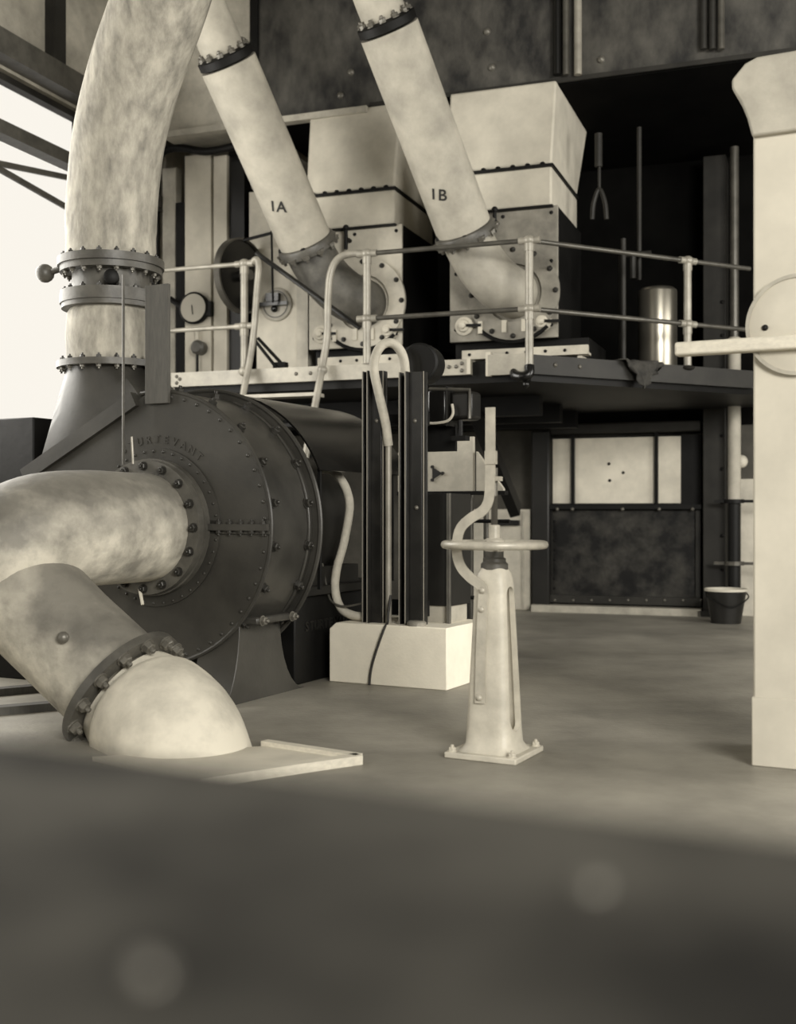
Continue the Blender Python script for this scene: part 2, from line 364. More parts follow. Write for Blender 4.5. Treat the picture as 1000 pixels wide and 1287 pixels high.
f = MB(FP); f.tube(smooth_path([(0, -.0, ZD-.08), (0, -.02, ZD-.15), (-.05, -.03, ZD-.17), (-.12, .0, ZD-.15), (-.14, .05, ZD-.1)]), .042, 14); f.sphere((-.02, -.03, ZD-.235), .03)
f.build('elbow_foot', M_BLACK, hr)
f = MB(FP); f.sphere((*(dirR*tR)[:2], ZD), .05, 12, (1.3, 1.3, .5)); f.build('post_foot', M_COLD, hr)

# ------------------------------------------------------------------ stair rails
st = thing('stair', 'steep pipe-railed stair dropping from the gallery behind the fan', 'stair', FP.w(-2.4, -.8, 0))
def pv(px, py, v): return FP.at(px, py, v)
L = [(uB+.08, 0, zr), pv(322, 326, 0), pv(325, 336, -.01), pv(323, 362, -.02), pv(319, 415, -.03), pv(314, 452, -.06), pv(303, 508, -.2)]
d = (Vector(L[-1])-Vector(L[-2])).normalized(); e = Vector(L[-1]); L.append(e+d*(e.z/-d.z))
MB(FP).tube(smooth_path(L, 5), .03, 14).build('stair_rail', M_RAIL, st)
Rr = [(uC, 0, zr), pv(440, 319, 0), pv(424, 326, -.01), pv(415, 345, -.02), pv(412, 380, -.03), pv(411, 420, -.04), pv(406, 455, -.07), pv(395, 514, -.2)]
d2 = (Vector(Rr[-1])-Vector(Rr[-2])).normalized(); e2 = Vector(Rr[-1]); Rr.append(e2+d2*(e2.z/-d2.z))
MB(FP).tube(smooth_path(Rr, 5), .032, 14).build('stair_rail', M_RAIL, st)
for k in range(1, 9):
    z = ZD-.27*k+.02
    if z < .2: break
    a = e+d*((e.z-z)/-d.z); b = e2+d2*((e2.z-z)/-d2.z); MB(FP).box(a.x, b.x, a.y-.02, a.y+.16, z-.03, z).build('tread', M_FASC if k == 1 else M_BLACKM, st)
for px, py in ((306, 467), (405, 465)):
    p = pv(px, py, -.08); MB(FP).sphere(p, .045).build('clamp', M_RAIL, st)

# ================================================================== MILLS, HOPPERS AND COAL PIPES
NF = FP.M.to_3x3() @ Vector((0, -1, 0))
VM = .75
def mill(x0, x1, label, which):
    t = thing('coal_mill', label, 'mill', FP.w((x0+x1)/2, VM+.5, ZD)); ztop = FP.at(650, 262, VM).z if which == 'B' else FP.at(460, 285, VM).z
    zb = ZD+.26
    MB(FP).box(x0, x1, VM, VM+.03, zb, ztop).build('front_plate', M_MILLB if which == 'B' else M_PALE2, t, .008)
    MB(FP).box(x0+.01, x1-.01, VM+.03, VM+1.1, zb, ztop).build('casing', M_BLACKM, t)
    MB(FP).box(x0+.02, x1+.25, VM+.12, VM+1.0, ZD-.02, zb).build('plinth', M_BLACKM, t)
    xs0 = x0+.17
    s = MB(FP); s.box(xs0, x1+.3, VM-.18, VM-.14, ZD+.075, ZD+.155); s.box(xs0, x1+.3, VM-.14, VM-.04, ZD+.075, ZD+.095)
    s.box(xs0+.02, xs0+.06, VM-.14, VM+.12, ZD-.02, ZD+.07); s.box(x1+.2, x1+.24, VM-.14, VM+.12, ZD-.02, ZD+.07)
    sb = s.build('slide_bar', M_PALE2, t)
    n = 6
    for i in range(n): bolt(sb, FP.w(xs0+.07+i*(x1+.2-xs0)/n, VM-.18, ZD+.115), NF, .03, RIVD, 'rivet')
    MB(FP).box(xs0-.0, x1+.3, VM-.3, VM-.2, ZD-.02, ZD+.03).build('sill', M_FASC, t)
    for fx in (.14, .86):                           # pressed hand knobs
        c = Vector((x0+(x1-x0)*fx, VM, zb+.14)); R = mat_to(c, (0, -1, 0))
        k = MB(FP); k.lathe([(.085, 0), (.085, .02), (.06, .03), (.05, .05), (.03, .055), (.03, .09), (.015, .1)], R, 20)
        kk = k.build('latch_knob', M_PALE, t)
        MB(FP).bar(c+Vector((.02, -.05, 0)), c+Vector((.17, -.05, -.005)), .02, .025).build('latch_lever', M_BLACKM, kk)
    hc = Vector((x0+(x1-x0)*.60, VM, zb+.41))       # round inlet seat for the coal pipe
    rr = MB(FP); R = mat_to(hc, (0, -1, 0)); rr.ring(.26, .42, 0, .035, R, 40); rs = rr.build('inlet_ring', M_MILLB if which == 'B' else M_PALE2, t)
    bolt_ring(rs, FP.w(hc.x, hc.y-.035, hc.z), NF, .385, 12, .04, BOLTD)
    dr = MB(FP); arcp = [hc+Vector((.44*math.cos(a), -.03, .44*math.sin(a))) for a in [math.radians(225+i*9) for i in range(11)]]
    dr.tube(arcp, .018, 8); dr.build('clamp_rod', M_BLACKM, t)
    for fx in (.3, .52, .7): 
        MB(FP).box(x0+(x1-x0)*fx-.02, x0+(x1-x0)*fx+.02, VM-.05, VM, zb+.06, zb+.17).build('lug', M_PALE, t)
    for fx, fz in ((.06, .1), (.06, .55), (.94, .1), (.94, .6), (.94, .98), (.06, .98), (.5, .98)):
        bolt(t, FP.w(x0+(x1-x0)*fx, VM, zb+(ztop-zb-.04)*fz), NF, .035, RIVD, 'rivet')
    v_ = MB(FP); q = Vector((x0+(x1-x0)*.45, VM, ztop-.12)); v_.tube([q, q+Vector((0, -.1, 0))], .02, 10); v_.tube([q+Vector((0, -.1, -.1)), q+Vector((0, -.1, .08))], .018, 10); v_.sphere(q+Vector((0, -.1, .1)), .03)
    v_.build('grease_cup', M_BLACKM, t)
    return t, hc, ztop
xB0, xB1 = FP.at(565, 400, VM).x, FP.at(701, 400, VM).x
xA0, xA1 = FP.at(388, 400, VM).x, FP.at(505, 400, VM).x
mB, hB, zB = mill(xB0, xB1, 'pale coal mill under the hopper beside the dark recess', 'B')
mA, hA, zA = mill(xA0, xA1, 'pale coal mill next to the belt pulley and round dial', 'A')
def hopper(x0, x1, zt, z1, z0, dpt, dpb, label):
    t = thing('coal_hopper', label, 'hopper', FP.w((x0+x1)/2, VM+.6, z0)); y = VM-.03
    up = [[Vector((x0, y, z1)), Vector((x1, y, z1)), Vector((x1, y+dpb, z1)), Vector((x0, y+dpb, z1))],
          [Vector((x0, y+.1, zt)), Vector((x1+.02, y+.1, zt)), Vector((x1+.02, y+dpt, zt)), Vector((x0, y+dpt, zt))]]
    MB(FP).loft(up).build('hopper_cone', M_HOP, t, .02)
    MB(FP).box(x0, x1, y, y+dpb, z0, z1-.025).build('hopper_throat', M_HOP, t, .02)
    s = MB(FP).box(x0-.0, x1+.015, y-.02, y+dpb+.01, z1-.03, z1-.005).build('joint_strip', M_BLACKM, t)
    for i in range(7): bolt(s, FP.w(x0+.08+i*(x1-x0-.16)/6, y-.01, z1-.006), (0, 0, 1), .05, RIVD, 'rivet')
    MB(FP).box(x0-.01, x1+.01, y-.01, y+dpb, z0-.02, z0).build('seal_strip', M_BLACKM, t)
    return t
zt = 4.94
hopper(xB0-.02, FP.at(694, 206, VM).x, zt, FP.at(694, 206, VM).z, zB, 1.56, 1.14, 'pale tapered coal hopper behind the pipe stencilled 1B')
hopper(xA0-.02, FP.at(497, 235, VM).x, zt-.02, FP.at(497, 235, VM).z, zA, 1.56, 1.14, 'pale tapered coal hopper behind the pipe stencilled 1A')
def coal_pipe(top, bot, mid, hc, text, tpx, label, melb):
    t = thing('coal_pipe', label, 'pipe', FP.w(*bot)); R = .245
    ax = (Vector(top)-Vector(bot)).normalized(); tp = Vector(top); b = Vector(bot)
    MB(FP).tube([b+ax*(i/10.0)*(tp-b).length for i in range(11)], R, 40).build('pipe_run', M_PIPEL, t)
    m = MB(FP); Mt = mat_to(tp, ax); m.lathe([(R-.05, 0), (R+.0, .02), (R+.0, .08), (R-.03, .1)], Mt, 36); fl = m.build('top_flange', M_BLACKM, t)
    bolt_ring(fl, FP.w(*(tp+ax*.09)), FP.M.to_3x3() @ ax, R-.045, 12, .06, BOLT)
    far = tp+ax*2.6
    MB(FP).tube([tp+ax*.1, far], R-.06, 32).build('upper_run', M_PIPEL, t)
    Mb = mat_to(b, -ax); m = MB(FP); m.lathe([(R-.01, 0), (R+.02, .01), (R+.03, .03), (R+.03, .09), (R-.03, .1)], Mb, 36); fb_ = m.build('collar', M_FLNG, t)
    bolt_ring(fb_, FP.w(*(b-ax*.06)), FP.M.to_3x3() @ (-ax), R+.02, 12, .07, BOLT)
    h_ = Vector(hc); q0, q1, q2, q3 = b-ax*.05, b-ax*.46, h_+Vector((.01, -.38, -.03)), h_+Vector((0, .02, 0))
    e = [q0*(1-t_)**3+q1*3*t_*(1-t_)**2+q2*3*t_*t_*(1-t_)+q3*t_**3 for t_ in [i/20 for i in range(21)]]
    MB(FP).tube(e, [R-.02]*len(e), 40).build('elbow', melb, t)
    # a bracket with a bolt eye below the collar
    q = b-ax*.1+Vector((-.2, -.12, -.02)); br = MB(FP); br.tube([q, q+Vector((.25, -.1, -.04))], .03, 10); br.sphere(q, .05); br.sphere(q+Vector((.25, -.1, -.04)), .045); br.build('swing_bolt', M_BLACKM, t)
    # stencilled figures wrapped on the pipe
    wax = (FP.M.to_3x3() @ ax).normalized(); wb = FP.M @ b
    o = Vector((0, 0, HC)); dd = Vector(((tpx[0]-CX)/FPX, 1, (CY-tpx[1])/FPX)).normalized()
    best = min(((wb+wax*s_*.01) for s_ in range(0, 300)), key=lambda p: ((p-o)-dd*(p-o).dot(dd)).length)
    view = (o-best); n0 = (view-wax*view.dot(wax)).normalized(); tan = wax.cross(n0).normalized()
    off = ((o+dd*(best-o).dot(dd))-best).dot(tan); ang0 = math.asin(max(-.95, min(.95, off/R)))
    for ci, ch in enumerate(text):
        vs, fs = text_geo(ch, .135, 0); k = MB(); out = []
        for v in vs:
            tx, ty = v.x+(-.035, .045)[ci], v.y; tx, ty = tx*math.cos(-.38)-ty*math.sin(-.38), tx*math.sin(-.38)+ty*math.cos(-.38)
            a = ang0+tx/R; out.append(best+wax*ty+(n0*math.cos(a)+tan*math.sin(a))*(R+.004))
        k.add(out, fs).build('stencil_figure', M_INK, t, label='black stencil '+ch)
    return t
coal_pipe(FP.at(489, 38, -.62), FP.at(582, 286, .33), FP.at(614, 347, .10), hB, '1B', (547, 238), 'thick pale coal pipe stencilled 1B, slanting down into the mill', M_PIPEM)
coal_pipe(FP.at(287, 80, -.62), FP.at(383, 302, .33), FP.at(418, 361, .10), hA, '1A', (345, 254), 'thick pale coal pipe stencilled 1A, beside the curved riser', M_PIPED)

# ------------------------------------------------------------------ pale plates, dial and pulley left of the mills
VP = 1.0
p0, p1 = FP.at(322, 400, VP).x, FP.at(386, 400, VP).x
cp = thing('casing_plate', 'pale upright casing plate carrying the round dial', 'casing', FP.w((p0+p1)/2, VP, ZD-.02))
MB(FP).box(p0, p1+.02, VP, VP+.3, ZD-.02, 3.72).build('plate', M_PALE, cp, .01)
MB(FP).box(p1-.1, p1+.02, VP-.03, VP, ZD-.02, 3.6).build('edge_strip', M_PALE2, cp)
MB(FP).box(p0+.02, p1-.11, VP-.04, VP, ZD+.09, ZD+.12).build('ledge', M_BLACKM, cp)
c = FP.at(348, 383, VP); R = mat_to((c.x, VP, c.z), (0, -1, 0))
MB(FP).lathe([(.165, 0), (.165, .02), (.15, .03)], R, 32).build('dial', M_FASC, cp)
m = MB(FP); m.ring(.125, .135, .03, .036, R); m.build('dial_ring', M_FLNG, cp)
k = MB(FP); k.box(c.x-.075, c.x+.06, VP-.1, VP-.04, c.z+.02, c.z+.1); k.box(c.x-.15, c.x+.15, VP-.09, VP-.06, c.z-.02, c.z+.015); k.sphere((c.x, VP-.06, c.z-.05), .035); k.build('dial_handle', M_BLACK, cp)
# tall pale panels
VPN = 1.25
pw = thing('instrument_panels', 'row of tall pale instrument panels with dark posts near the bright window', 'panels', FP.w(FP.at(245, 400, VPN).x, VPN, ZD-.02))
for px0, px1, pyt, dv_, m_, lb in ((232, 265, 196, 0, M_PALE, 'wide pale panel'), (268, 285, 196, 0, M_PALE, 'narrow pale panel'), (204, 221, 212, .1, M_FASC, 'grey panel')):
    a, b = FP.at(px0, pyt, VPN+dv_), FP.at(px1, pyt, VPN+dv_)
    MB(FP).box(a.x, b.x, VPN+dv_, VPN+dv_+.12, ZD-.02, a.z).build('panel', m_, pw, .008, label=lb)
a, b = FP.at(196, 196, VPN-.1), FP.at(292, 184, VPN-.1)
hd = MB(FP); hd.tube(smooth_path([(a.x-.1, VPN-.1, a.z-.06), (a.x+.2, VPN-.1, a.z+.06), (b.x-.3, VPN-.1, b.z-.02), (b.x+.05, VPN-.1, b.z)]), .04, 10)
tag(hd.build('cable_bundle', M_BLACKM), 'dark cable bundle sagging over the tops of the pale panels', 'cable')
for px, m_ in ((226, M_BLACKM), (297, M_BLACK)):
    a = FP.at(px, 195, VPN+.05); w_ = .05 if px == 226 else .09
    MB(FP).box(a.x-w_, a.x+w_, VPN+.05, VPN+.2, ZD-.02, 4.35 if px == 226 else 4.86).build('post', m_, pw)
# pressure gauge
c = FP.at(243, 387, VPN-.06); ga = thing('pressure_gauge', 'round pale pressure gauge with dark rim on the gallery panel', 'gauge', FP.w(c.x, VPN, c.z))
R = mat_to((c.x, VPN, c.z), (0, -1, 0)); MB(FP).lathe([(.16, 0), (.16, .05), (.168, .06), (.15, .075), (.145, .07)], R, 32).build('gauge_case', M_BLACKM, ga)
MB(FP).lathe([(.145, .066), (.145, .071)], R, 32).build('gauge_face', M_GLASS, ga)
MB(FP).bar((c.x, VPN-.076, c.z-.07), (c.x-.012, VPN-.076, c.z+.03), .008, .006, (0, 1, 0)).build('needle', M_INK, ga)
MB(FP).tube([(c.x-.16, VPN-.02, c.z+.03), (c.x-.3, VPN-.02, c.z+.12)], .03, 10).build('gauge_pipe', M_BLACKM, ga)
MB(FP).box(c.x+.13, c.x+.2, VPN-.06, VPN, c.z-.09, c.z+.06).build('gauge_bracket', M_BLACKM, ga)
c = FP.at(250, 437, VPN-.06); sg = thing('steam_cock', 'small round cock with pipe below the pressure gauge', 'valve', FP.w(c.x, VPN, c.z))
R = mat_to((c.x, VPN, c.z), (0, -1, 0)); MB(FP).lathe([(.07, 0), (.075, .1), (.05, .12)], R, 20).build('cock_body', M_FLNG, sg)
MB(FP).tube([(c.x-.02, VPN-.06, c.z), (c.x-.02, VPN-.06, c.z+.19)], .022, 10).build('pipe_stub', M_PALE, sg)
m = MB(FP); m.tube([(c.x-.02, VPN-.06, c.z-.05), (c.x-.02, VPN-.06, ZD+.05)], .015, 10); m.box(c.x-.15, c.x+.12, VPN-.12, VPN, ZD-.02, ZD+.06); m.build('cock_base', M_BLACKM, sg)
# belt pulley
c = FP.at(303, 347, .75); bp = thing('belt_pulley', 'black flat belt pulley with pale rim seen nearly edge on', 'pulley', FP.w(c.x, .75, c.z-.36))
axp = Vector((.97, -.22, 0)).normalized(); R = mat_to((c.x, .75, c.z), axp)
MB(FP).ring(.345, .365, -.035, .035, R, 40).build('pulley_rim', M_RAILD, bp)
MB(FP).lathe([(.35, -.015), (.35, .015)], R, 40).build('pulley_web', M_BLACK, bp)
MB(FP).lathe([(.05, -.16), (.05, .12)], R, 16).build('pulley_hub', M_FLNG, bp)
MB(FP).tube([Vector((c.x, .75, c.z)), (c.x, VPN+.05, c.z)], .03, 10).build('pulley_shaft', M_BLACKM, bp)
# linkage rods
lk = thing('linkage', 'thin dark control rods crossing in front of the pale casing', 'linkage', FP.w(p0, .5, ZD))
for (x0, y0, x1, y1, v0, v1, r) in ((322, 318, 452, 412, .12, .12, .022), (318, 425, 352, 468, .25, .25, .016), (324, 425, 366, 470, .3, .3, .016), (306, 302, 341, 293, .6, .6, .016), (341, 290, 343, 380, .6, .85, .011)):
    MB(FP).tube([FP.at(x0, y0, v0), FP.at(x1, y1, v1)], r, 8).build('rod', M_BLACKM if r < .022 else M_DARK, lk)
MB(FP).box(*sorted((FP.at(345, 460, .3).x, FP.at(360, 460, .3).x)), .26, .34, ZD-.02, ZD+.09).build('rod_bracket', M_BLACKM, lk)
tag(MB(FP).box(FP.at(313, 280, 1.05).x, FP.at(388, 280, 1.05).x, 1.05, 1.1, 3.725, 4.3).build('cover_sheet', M_PALE2), 'pale cover sheet between the coal pipe and the dark post', 'sheet')

# ------------------------------------------------------------------ tank and rag on the walkway, pipes in the recess
VT = 1.72; tc_ = FP.at(826, 455, VT); tk = thing('metal_tank', 'polished cylindrical metal tank standing on the walkway behind the rail', 'tank', FP.w(tc_.x, VT, ZD-.02))
MB(FP).lathe([(.02, ZD-.02), (.175, ZD-.02), (.18, ZD), (.18, 3.16), (.175, 3.18), (.15, 3.2), (.02, 3.21)], Matrix.Translation((tc_.x, VT, 0)), 36).build('tank_body', M_TANK, tk)
MB(FP).ring(.178, .188, ZD+.02, ZD+.05, Matrix.Translation((tc_.x, VT, 0))).build('tank_band', M_BLACKM, tk)
vpipe('feed_pipe', 783, 300, 462, 1.3, .025, M_COLD, 'thin vertical feed pipe between hopper and polished tank')
vpipe('feed_pipe', 803, 160, 352, 1.5, .022, M_COLD, 'tall thin pipe rising in the dark recess above the tank')
vpipe('hanging_rod', 752, 168, 210, 1.3, .035, M_COLD, 'short hanging rod in the dark recess beside the hopper', 'rod')
p = FP.at(752, 238, 1.3); ws = MB(FP); ws.tube(smooth_path([FP.at(744, 276, 1.3), FP.at(746, 255, 1.3), FP.at(753, 238, 1.3), FP.at(760, 255, 1.3), FP.at(762, 276, 1.3)]), .022, 8); ws.tube([FP.at(753, 238, 1.3), FP.at(753, 206, 1.3)], .014, 8)
tag(ws.build('hanging_hook', M_COLD), 'forked iron hook hanging in the dark recess', 'hook')
hb = MB(FP); a, b = FP.at(780, 321, 1.4), FP.at(818, 318, 1.4); hb.tube([a, b], .025, 8); hb.tube([FP.at(795, 322, 1.4), FP.at(795, 350, 1.4)], .03, 8); hb.tube([a, (a.x, a.y, ZD-.02)], .026, 8)
tag(hb.build('water_pipe', M_COLD), 'bent water pipe standing beside the polished tank', 'pipe')
rg = MB(FP); import itertools
base = Vector((*(dirR*(.47*P2.length))[:2], ZD)); NR, NC = 9, 12; vs = []
for j in range(NR):
    for i in range(NC):
        s_ = i/(NC-1); r_ = j/(NR-1); drop = .27*(1-abs(s_-.45)*1.3)
        q = base+dirR*((s_-.5)*(.42-.22*max(0, r_-.3)))+nR*(.08-.1*math.exp(-r_*6)+.03*math.sin(i*2.1+j*.7))
        q.z = ZD+.035-drop*max(0, r_-.2)*1.25+.01*math.sin(i*1.7)
        if r_ < .2: q -= nR*(.15*(1-r_/.2))
        vs.append(q)
fs = [(j*NC+i, j*NC+i+1, (j+1)*NC+i+1, (j+1)*NC+i) for j in range(NR-1) for i in range(NC-1)]
o = rg.add(vs, fs).build('rag', M_CLOTH, angle=180); md = o.modifiers.new('thick', 'SOLIDIFY'); md.thickness = .012
tag(o, 'dark oily rag draped over the walkway edge', 'rag')

# ================================================================== FIRING DOOR ON THE BACK WALL
VD = VB-.22
def dbox(px0, px1, py0, py1, v0, v1, name, m_, par, bevel=0.0, label=None):
    a, b = FP.at(px0, py1, v0), FP.at(px1, py0, v0); return MB(FP).box(a.x, b.x, v0, v1, max(a.z, 0.0), b.z).build(name, m_, par, bevel, label=label)
dr_ = thing('firing_door', 'dark iron firing door with white panel, straps and riveted lower plate', 'door', FP.w(FP.at(785, 770, VD).x, VB-.1, 0))
dbox(667, 690, 541, 767, VD-.1, VB-.001, 'door_jamb', M_DARK, dr_, .02)
dbox(686, 692, 541, 767, VD-.04, VD+.02, 'jamb_strip', M_BLACKM, dr_)
dbox(690, 881, 528, 546, VD-.06, VB-.001, 'lintel', M_COLD, dr_, .02)
dbox(690, 881, 546, 770, VD+.06, VB-.001, 'back_plate', M_BLACKM, dr_)
wp = dbox(694, 855, 548, 633, VD+.02, VD+.06, 'white_panel', M_PANEL, dr_, .006, label='whitewashed door panel')
for px in (719.5, 824.5): dbox(px-2.2, px+2.2, 530, 634, VD-.03, VD+.019, 'strap', M_BLACK, dr_)
for px, py in ((765, 583), (783, 594), (766, 604)):
    p = FP.at(px, py, VD+.02); bolt(wp, FP.w(*p), NF, .035, RIVD, 'rivet')
la = dbox(684, 881, 634, 640, VD-.08, VD+.06, 'ledge_angle', M_BLACKM, dr_)
for px in (719, 782, 828, 700, 870):
    p = FP.at(px, 641, VD-.08); bolt(la, FP.w(p.x, p.y, p.z+.01), NF, .04, RIV, 'rivet')
lp = dbox(692, 878, 641, 752, VD+.02, VD+.06, 'lower_plate', M_RUST, dr_, label='mottled riveted iron plate')
dbox(687, 881, 752, 757, VD-.05, VD+.06, 'bottom_angle', M_COLD, dr_)
dbox(667, 880, 766, 782, VD-.2, VD+.06, 'door_sill', M_FASC, dr_)
for i in range(9):
    p = FP.at(697+i*23, 752, VD-.05); bolt(lp, FP.w(p.x, VD-.05, p.z-.02), NF, .03, RIV, 'rivet')
for i in range(8):
    p = FP.at(693, 655+i*12, VD+.02); bolt(lp, FP.w(p.x+.03, VD+.02, p.z), NF, .03, RIVD, 'rivet')
dbox(690.5, 694, 641, 757, VD-.02, VD+.06, 'side_angle', M_COLD, dr_); dbox(874, 880, 641, 757, VD-.02, VD+.06, 'side_angle', M_COLD, dr_)
# column next to the door, water pipe and bucket
a = FP.at(883, 700, VD-.15); b = FP.at(912, 700, VD-.15)
sc_ = thing('steel_column', 'dark olive steel column between firing door and water pipe', 'column', FP.w((a.x+b.x)/2, VD, 0))
MB(FP).box(a.x, b.x, VD-.15, VB-.01, 0, 4.85).build('column_shaft', M_COLD, sc_, .01)
MB(FP).box(a.x-.05, b.x+.05, VD-.2, VB-.01, 0, .06).build('column_foot', M_COLD, sc_)
for i in range(9): bolt(sc_, FP.w(b.x-.04, VD-.15, .5+i*.35), NF, .04, RIVD, 'rivet')
VW = VD-.35
a = FP.at(922.5, 600, VW); wp_ = thing('water_main', 'vertical water pipe, pale above and black below, behind the bucket', 'pipe', FP.w(a.x, VW, 0)); zj = FP.at(922, 630, VW).z
MB(FP).tube([(a.x, VW, 0), (a.x, VW, zj)], .062, 18).build('lower_pipe', M_BLACKM, wp_)
MB(FP).tube([(a.x, VW, zj), (a.x, VW, FP.at(922, 440, VW).z)], .065, 18).build('middle_pipe', M_PIPEL, wp_)
MB(FP).tube([(a.x, VW, FP.at(922, 440, VW).z), (a.x, VW, 4.85)], .045, 18).build('upper_pipe', M_RAILD, wp_)
MB(FP).sphere((a.x, VW, FP.at(922, 433, VW).z), .09).build('reducer', M_PALE, wp_)
for py in (630, 708):
    z = FP.at(922, py, VW).z; m = MB(FP); m.lathe([(.1, z-.02), (.1, z+.02)], Matrix.Translation((a.x, VW, 0)), 18); m.bar((a.x-.2, VW+.0, z), (a.x+.4, VW+.0, z), .04, .03); m.build('pipe_clamp', M_RAILD if py == 708 else M_BLACKM, wp_)
# pale wall pier at the far right with lamp and notice
a = FP.at(931, 700, VB-.1); struct(MB(FP).box(a.x, a.x+1.4, VB-.14, VB-.001, 0, 1.45).build('trim_3', M_PALE2), 'pale wall dado behind the water pipe')
c = FP.at(931, 580, VB-.2); lm = MB(FP).sphere(c, .07); lm.tube([c, (c.x, VB-.0, c.z)], .03, 10); tag(lm.build('wall_lamp', M_PALE), 'small round pale lamp on the wall by the water pipe', 'lamp')
# bucket
bc = FP.M @ FP.fl(912, 783, 0); bk_ = thing('fire_bucket', 'dark fire bucket with pale rim standing at the foot of the water pipe', 'bucket', (bc.x, bc.y, 0))
T = Matrix.Translation((bc.x, bc.y, 0))
MB(T).lathe([(.02, .01), (.135, .01), (.138, 0), (.142, 0), (.2, .33), (.196, .33), (.134, .03), (.02, .03)], None, 32).build('bucket_body', M_DARK, bk_)
MB(T).ring(.192, .208, .318, .342).build('bucket_rim', M_PALE, bk_)
MB(T).tube(smooth_path([(-.2, 0, .3), (-.19, -.09, .25), (0, -.2, .17), (.19, -.09, .25), (.2, 0, .3)]), .007, 8).build('bail', M_BLACKM, bk_)
# pale cabinet and dark niche beside the door
a, b = FP.at(632, 765, VD-.05), FP.at(666, 640, VD-.05)
cb = thing('wall_cabinet', 'pale upright cabinet with dark bracket against the back wall', 'cabinet', FP.w((a.x+b.x)/2, VB-.1, 0))
MB(FP).box(a.x-.6, b.x, VD-.05, VB-.001, 0, b.z).build('cabinet_body', M_PALE2, cb, .01)
MB(FP).box(b.x-.09, b.x-.07, VD-.065, VD-.05, .02, b.z-.02).build('edge_strip', M_FASC, cb)
p, q = FP.at(618, 657, VD-.1), FP.at(652, 652, VD-.1); br = MB(FP).box(p.x, q.x, VD-.1, VD-.05, p.z-.03, p.z+.03).build('bracket', M_BLACK, cb)
bolt(br, FP.w(q.x-.06, VD-.1, q.z+.05), NF, .06, RIVD, 'rivet')

# ================================================================== FAN
R_F, ZC, WF = .805, 1.01, .50
fan = thing('blower_fan', 'large dark round blower fan with bolted rim and inlet collar', 'fan', FF.w(0, .25, 0))
NFF = FF.M.to_3x3() @ Vector((0, -1, 0))
s0 = FF.at(182, 497, 0); s1 = FF.at(44, 591, 0)
def casing_outline(r, n=64):
    pts = []
    a0 = math.atan2(s0.z-ZC, s0.x)
    for i in range(n+1):
        a = a0-(a0+PI)*i/n                                   # from the top clockwise to the left side
        pts.append((r*math.cos(a), ZC+r*math.sin(a)))
    dz = (s1.z-s0.z)/(s1.x-s0.x); xl = -1.02
    return pts[:-2]+[(xl+.02, ZC-.05), (xl, s0.z+dz*(xl-s0.x)), (s0.x, s0.z)]
out = casing_outline(R_F)
MB(FF).prism(out, 0, .02, 'y').build('front_plate', M_FAN, fan, label='dark round casing face')
sh = MB(FF); sh.prism(out, .02, WF-.03, 'y'); sh.build('scroll_band', M_FANR, fan)
MB(FF).prism(casing_outline(R_F+.045), WF-.03, WF, 'y').build('back_flange', M_FAN, fan)
arc = [(R_F*math.cos(a), 0.0, ZC+R_F*math.sin(a)) for a in [math.radians(98-i*4) for i in range(66)]]
MB(FF).tube([(x, .01, z) for x, y, z in arc], .014, 8).build('rim_bead', M_FAN, fan)
arc2 = [((R_F+.045)*math.cos(a), WF-.02, ZC+(R_F+.045)*math.sin(a)) for a in [math.radians(98-i*4) for i in range(66)]]
MB(FF).tube(arc2, .016, 8).build('rim_bead', M_FAN, fan)
arc3 = [((R_F+.004)*math.cos(a), WF-.085, ZC+(R_F+.004)*math.sin(a)) for a in [math.radians(70-i*4) for i in range(34)]]
MB(FF).tube(arc3, .009, 8).build('rim_bead', M_FAN, fan)
for k, a in enumerate([math.radians(80-i*17.5) for i in range(9)]):
    n_ = Vector((math.cos(a), 0, math.sin(a))); wn = FF.M.to_3x3() @ n_; c = Vector((0, 0, ZC))
    bolt(fan, FF.w(*(c+n_*R_F+Vector((0, .05, 0)))), wn, .05, BOLTD)
    bolt(fan, FF.w(*(c+n_*R_F+Vector((0, WF-.09, 0)))), wn, .055, BOLTD)
for i in range(28):
    a = math.radians(88-i*7); bolt(fan, FF.w(.775*math.cos(a), 0, ZC+.775*math.sin(a)), NFF, .022, RIVF, 'rivet')
# horizontal joint
jb = MB(FF); jb.box(.40, R_F, -.035, 0, ZC-.015, ZC+.022); jb.box(.40, R_F, -.012, 0, ZC-.035, ZC+.042); j = jb.build('split_bar', M_FAN, fan)
for i in range(5):
    for dz in (-1, 1): bolt(j, FF.w(.47+i*.075, -.022, ZC+.003+dz*.02), (0, 0, dz), .03, BOLTD)
# inlet collar rings
Rc = mat_to((0, 0, ZC), (0, -1, 0))
m = MB(FF); m.ring(.28, .47, 0, .012, Rc); cl = m.build('inlet_plate', M_FAN, fan)
bolt_ring(cl, FF.w(0, -.012, ZC), NFF, .45, 40, .018, RIVF, name='rivet')
m = MB(FF); m.ring(.27, .405, .012, .055, Rc); m.build('inlet_collar', M_FLNG, fan)
# raised letters over the inlet
ws_ = 'STURTEVANT'
for i, ch in enumerate(ws_):
    a = math.radians(117-i*7.2); vs, fs = text_geo(ch, .064, .003); rot = a-PI/2; rr = .52; k = MB(FF)
    k.add([(rr*math.cos(a)+v.x*math.cos(rot)-v.y*math.sin(rot), -.002-v.z, ZC+rr*math.sin(a)+v.x*math.sin(rot)+v.y*math.cos(rot)) for v in vs], fs)
    k.build('raised_letter', M_FAN, fan)
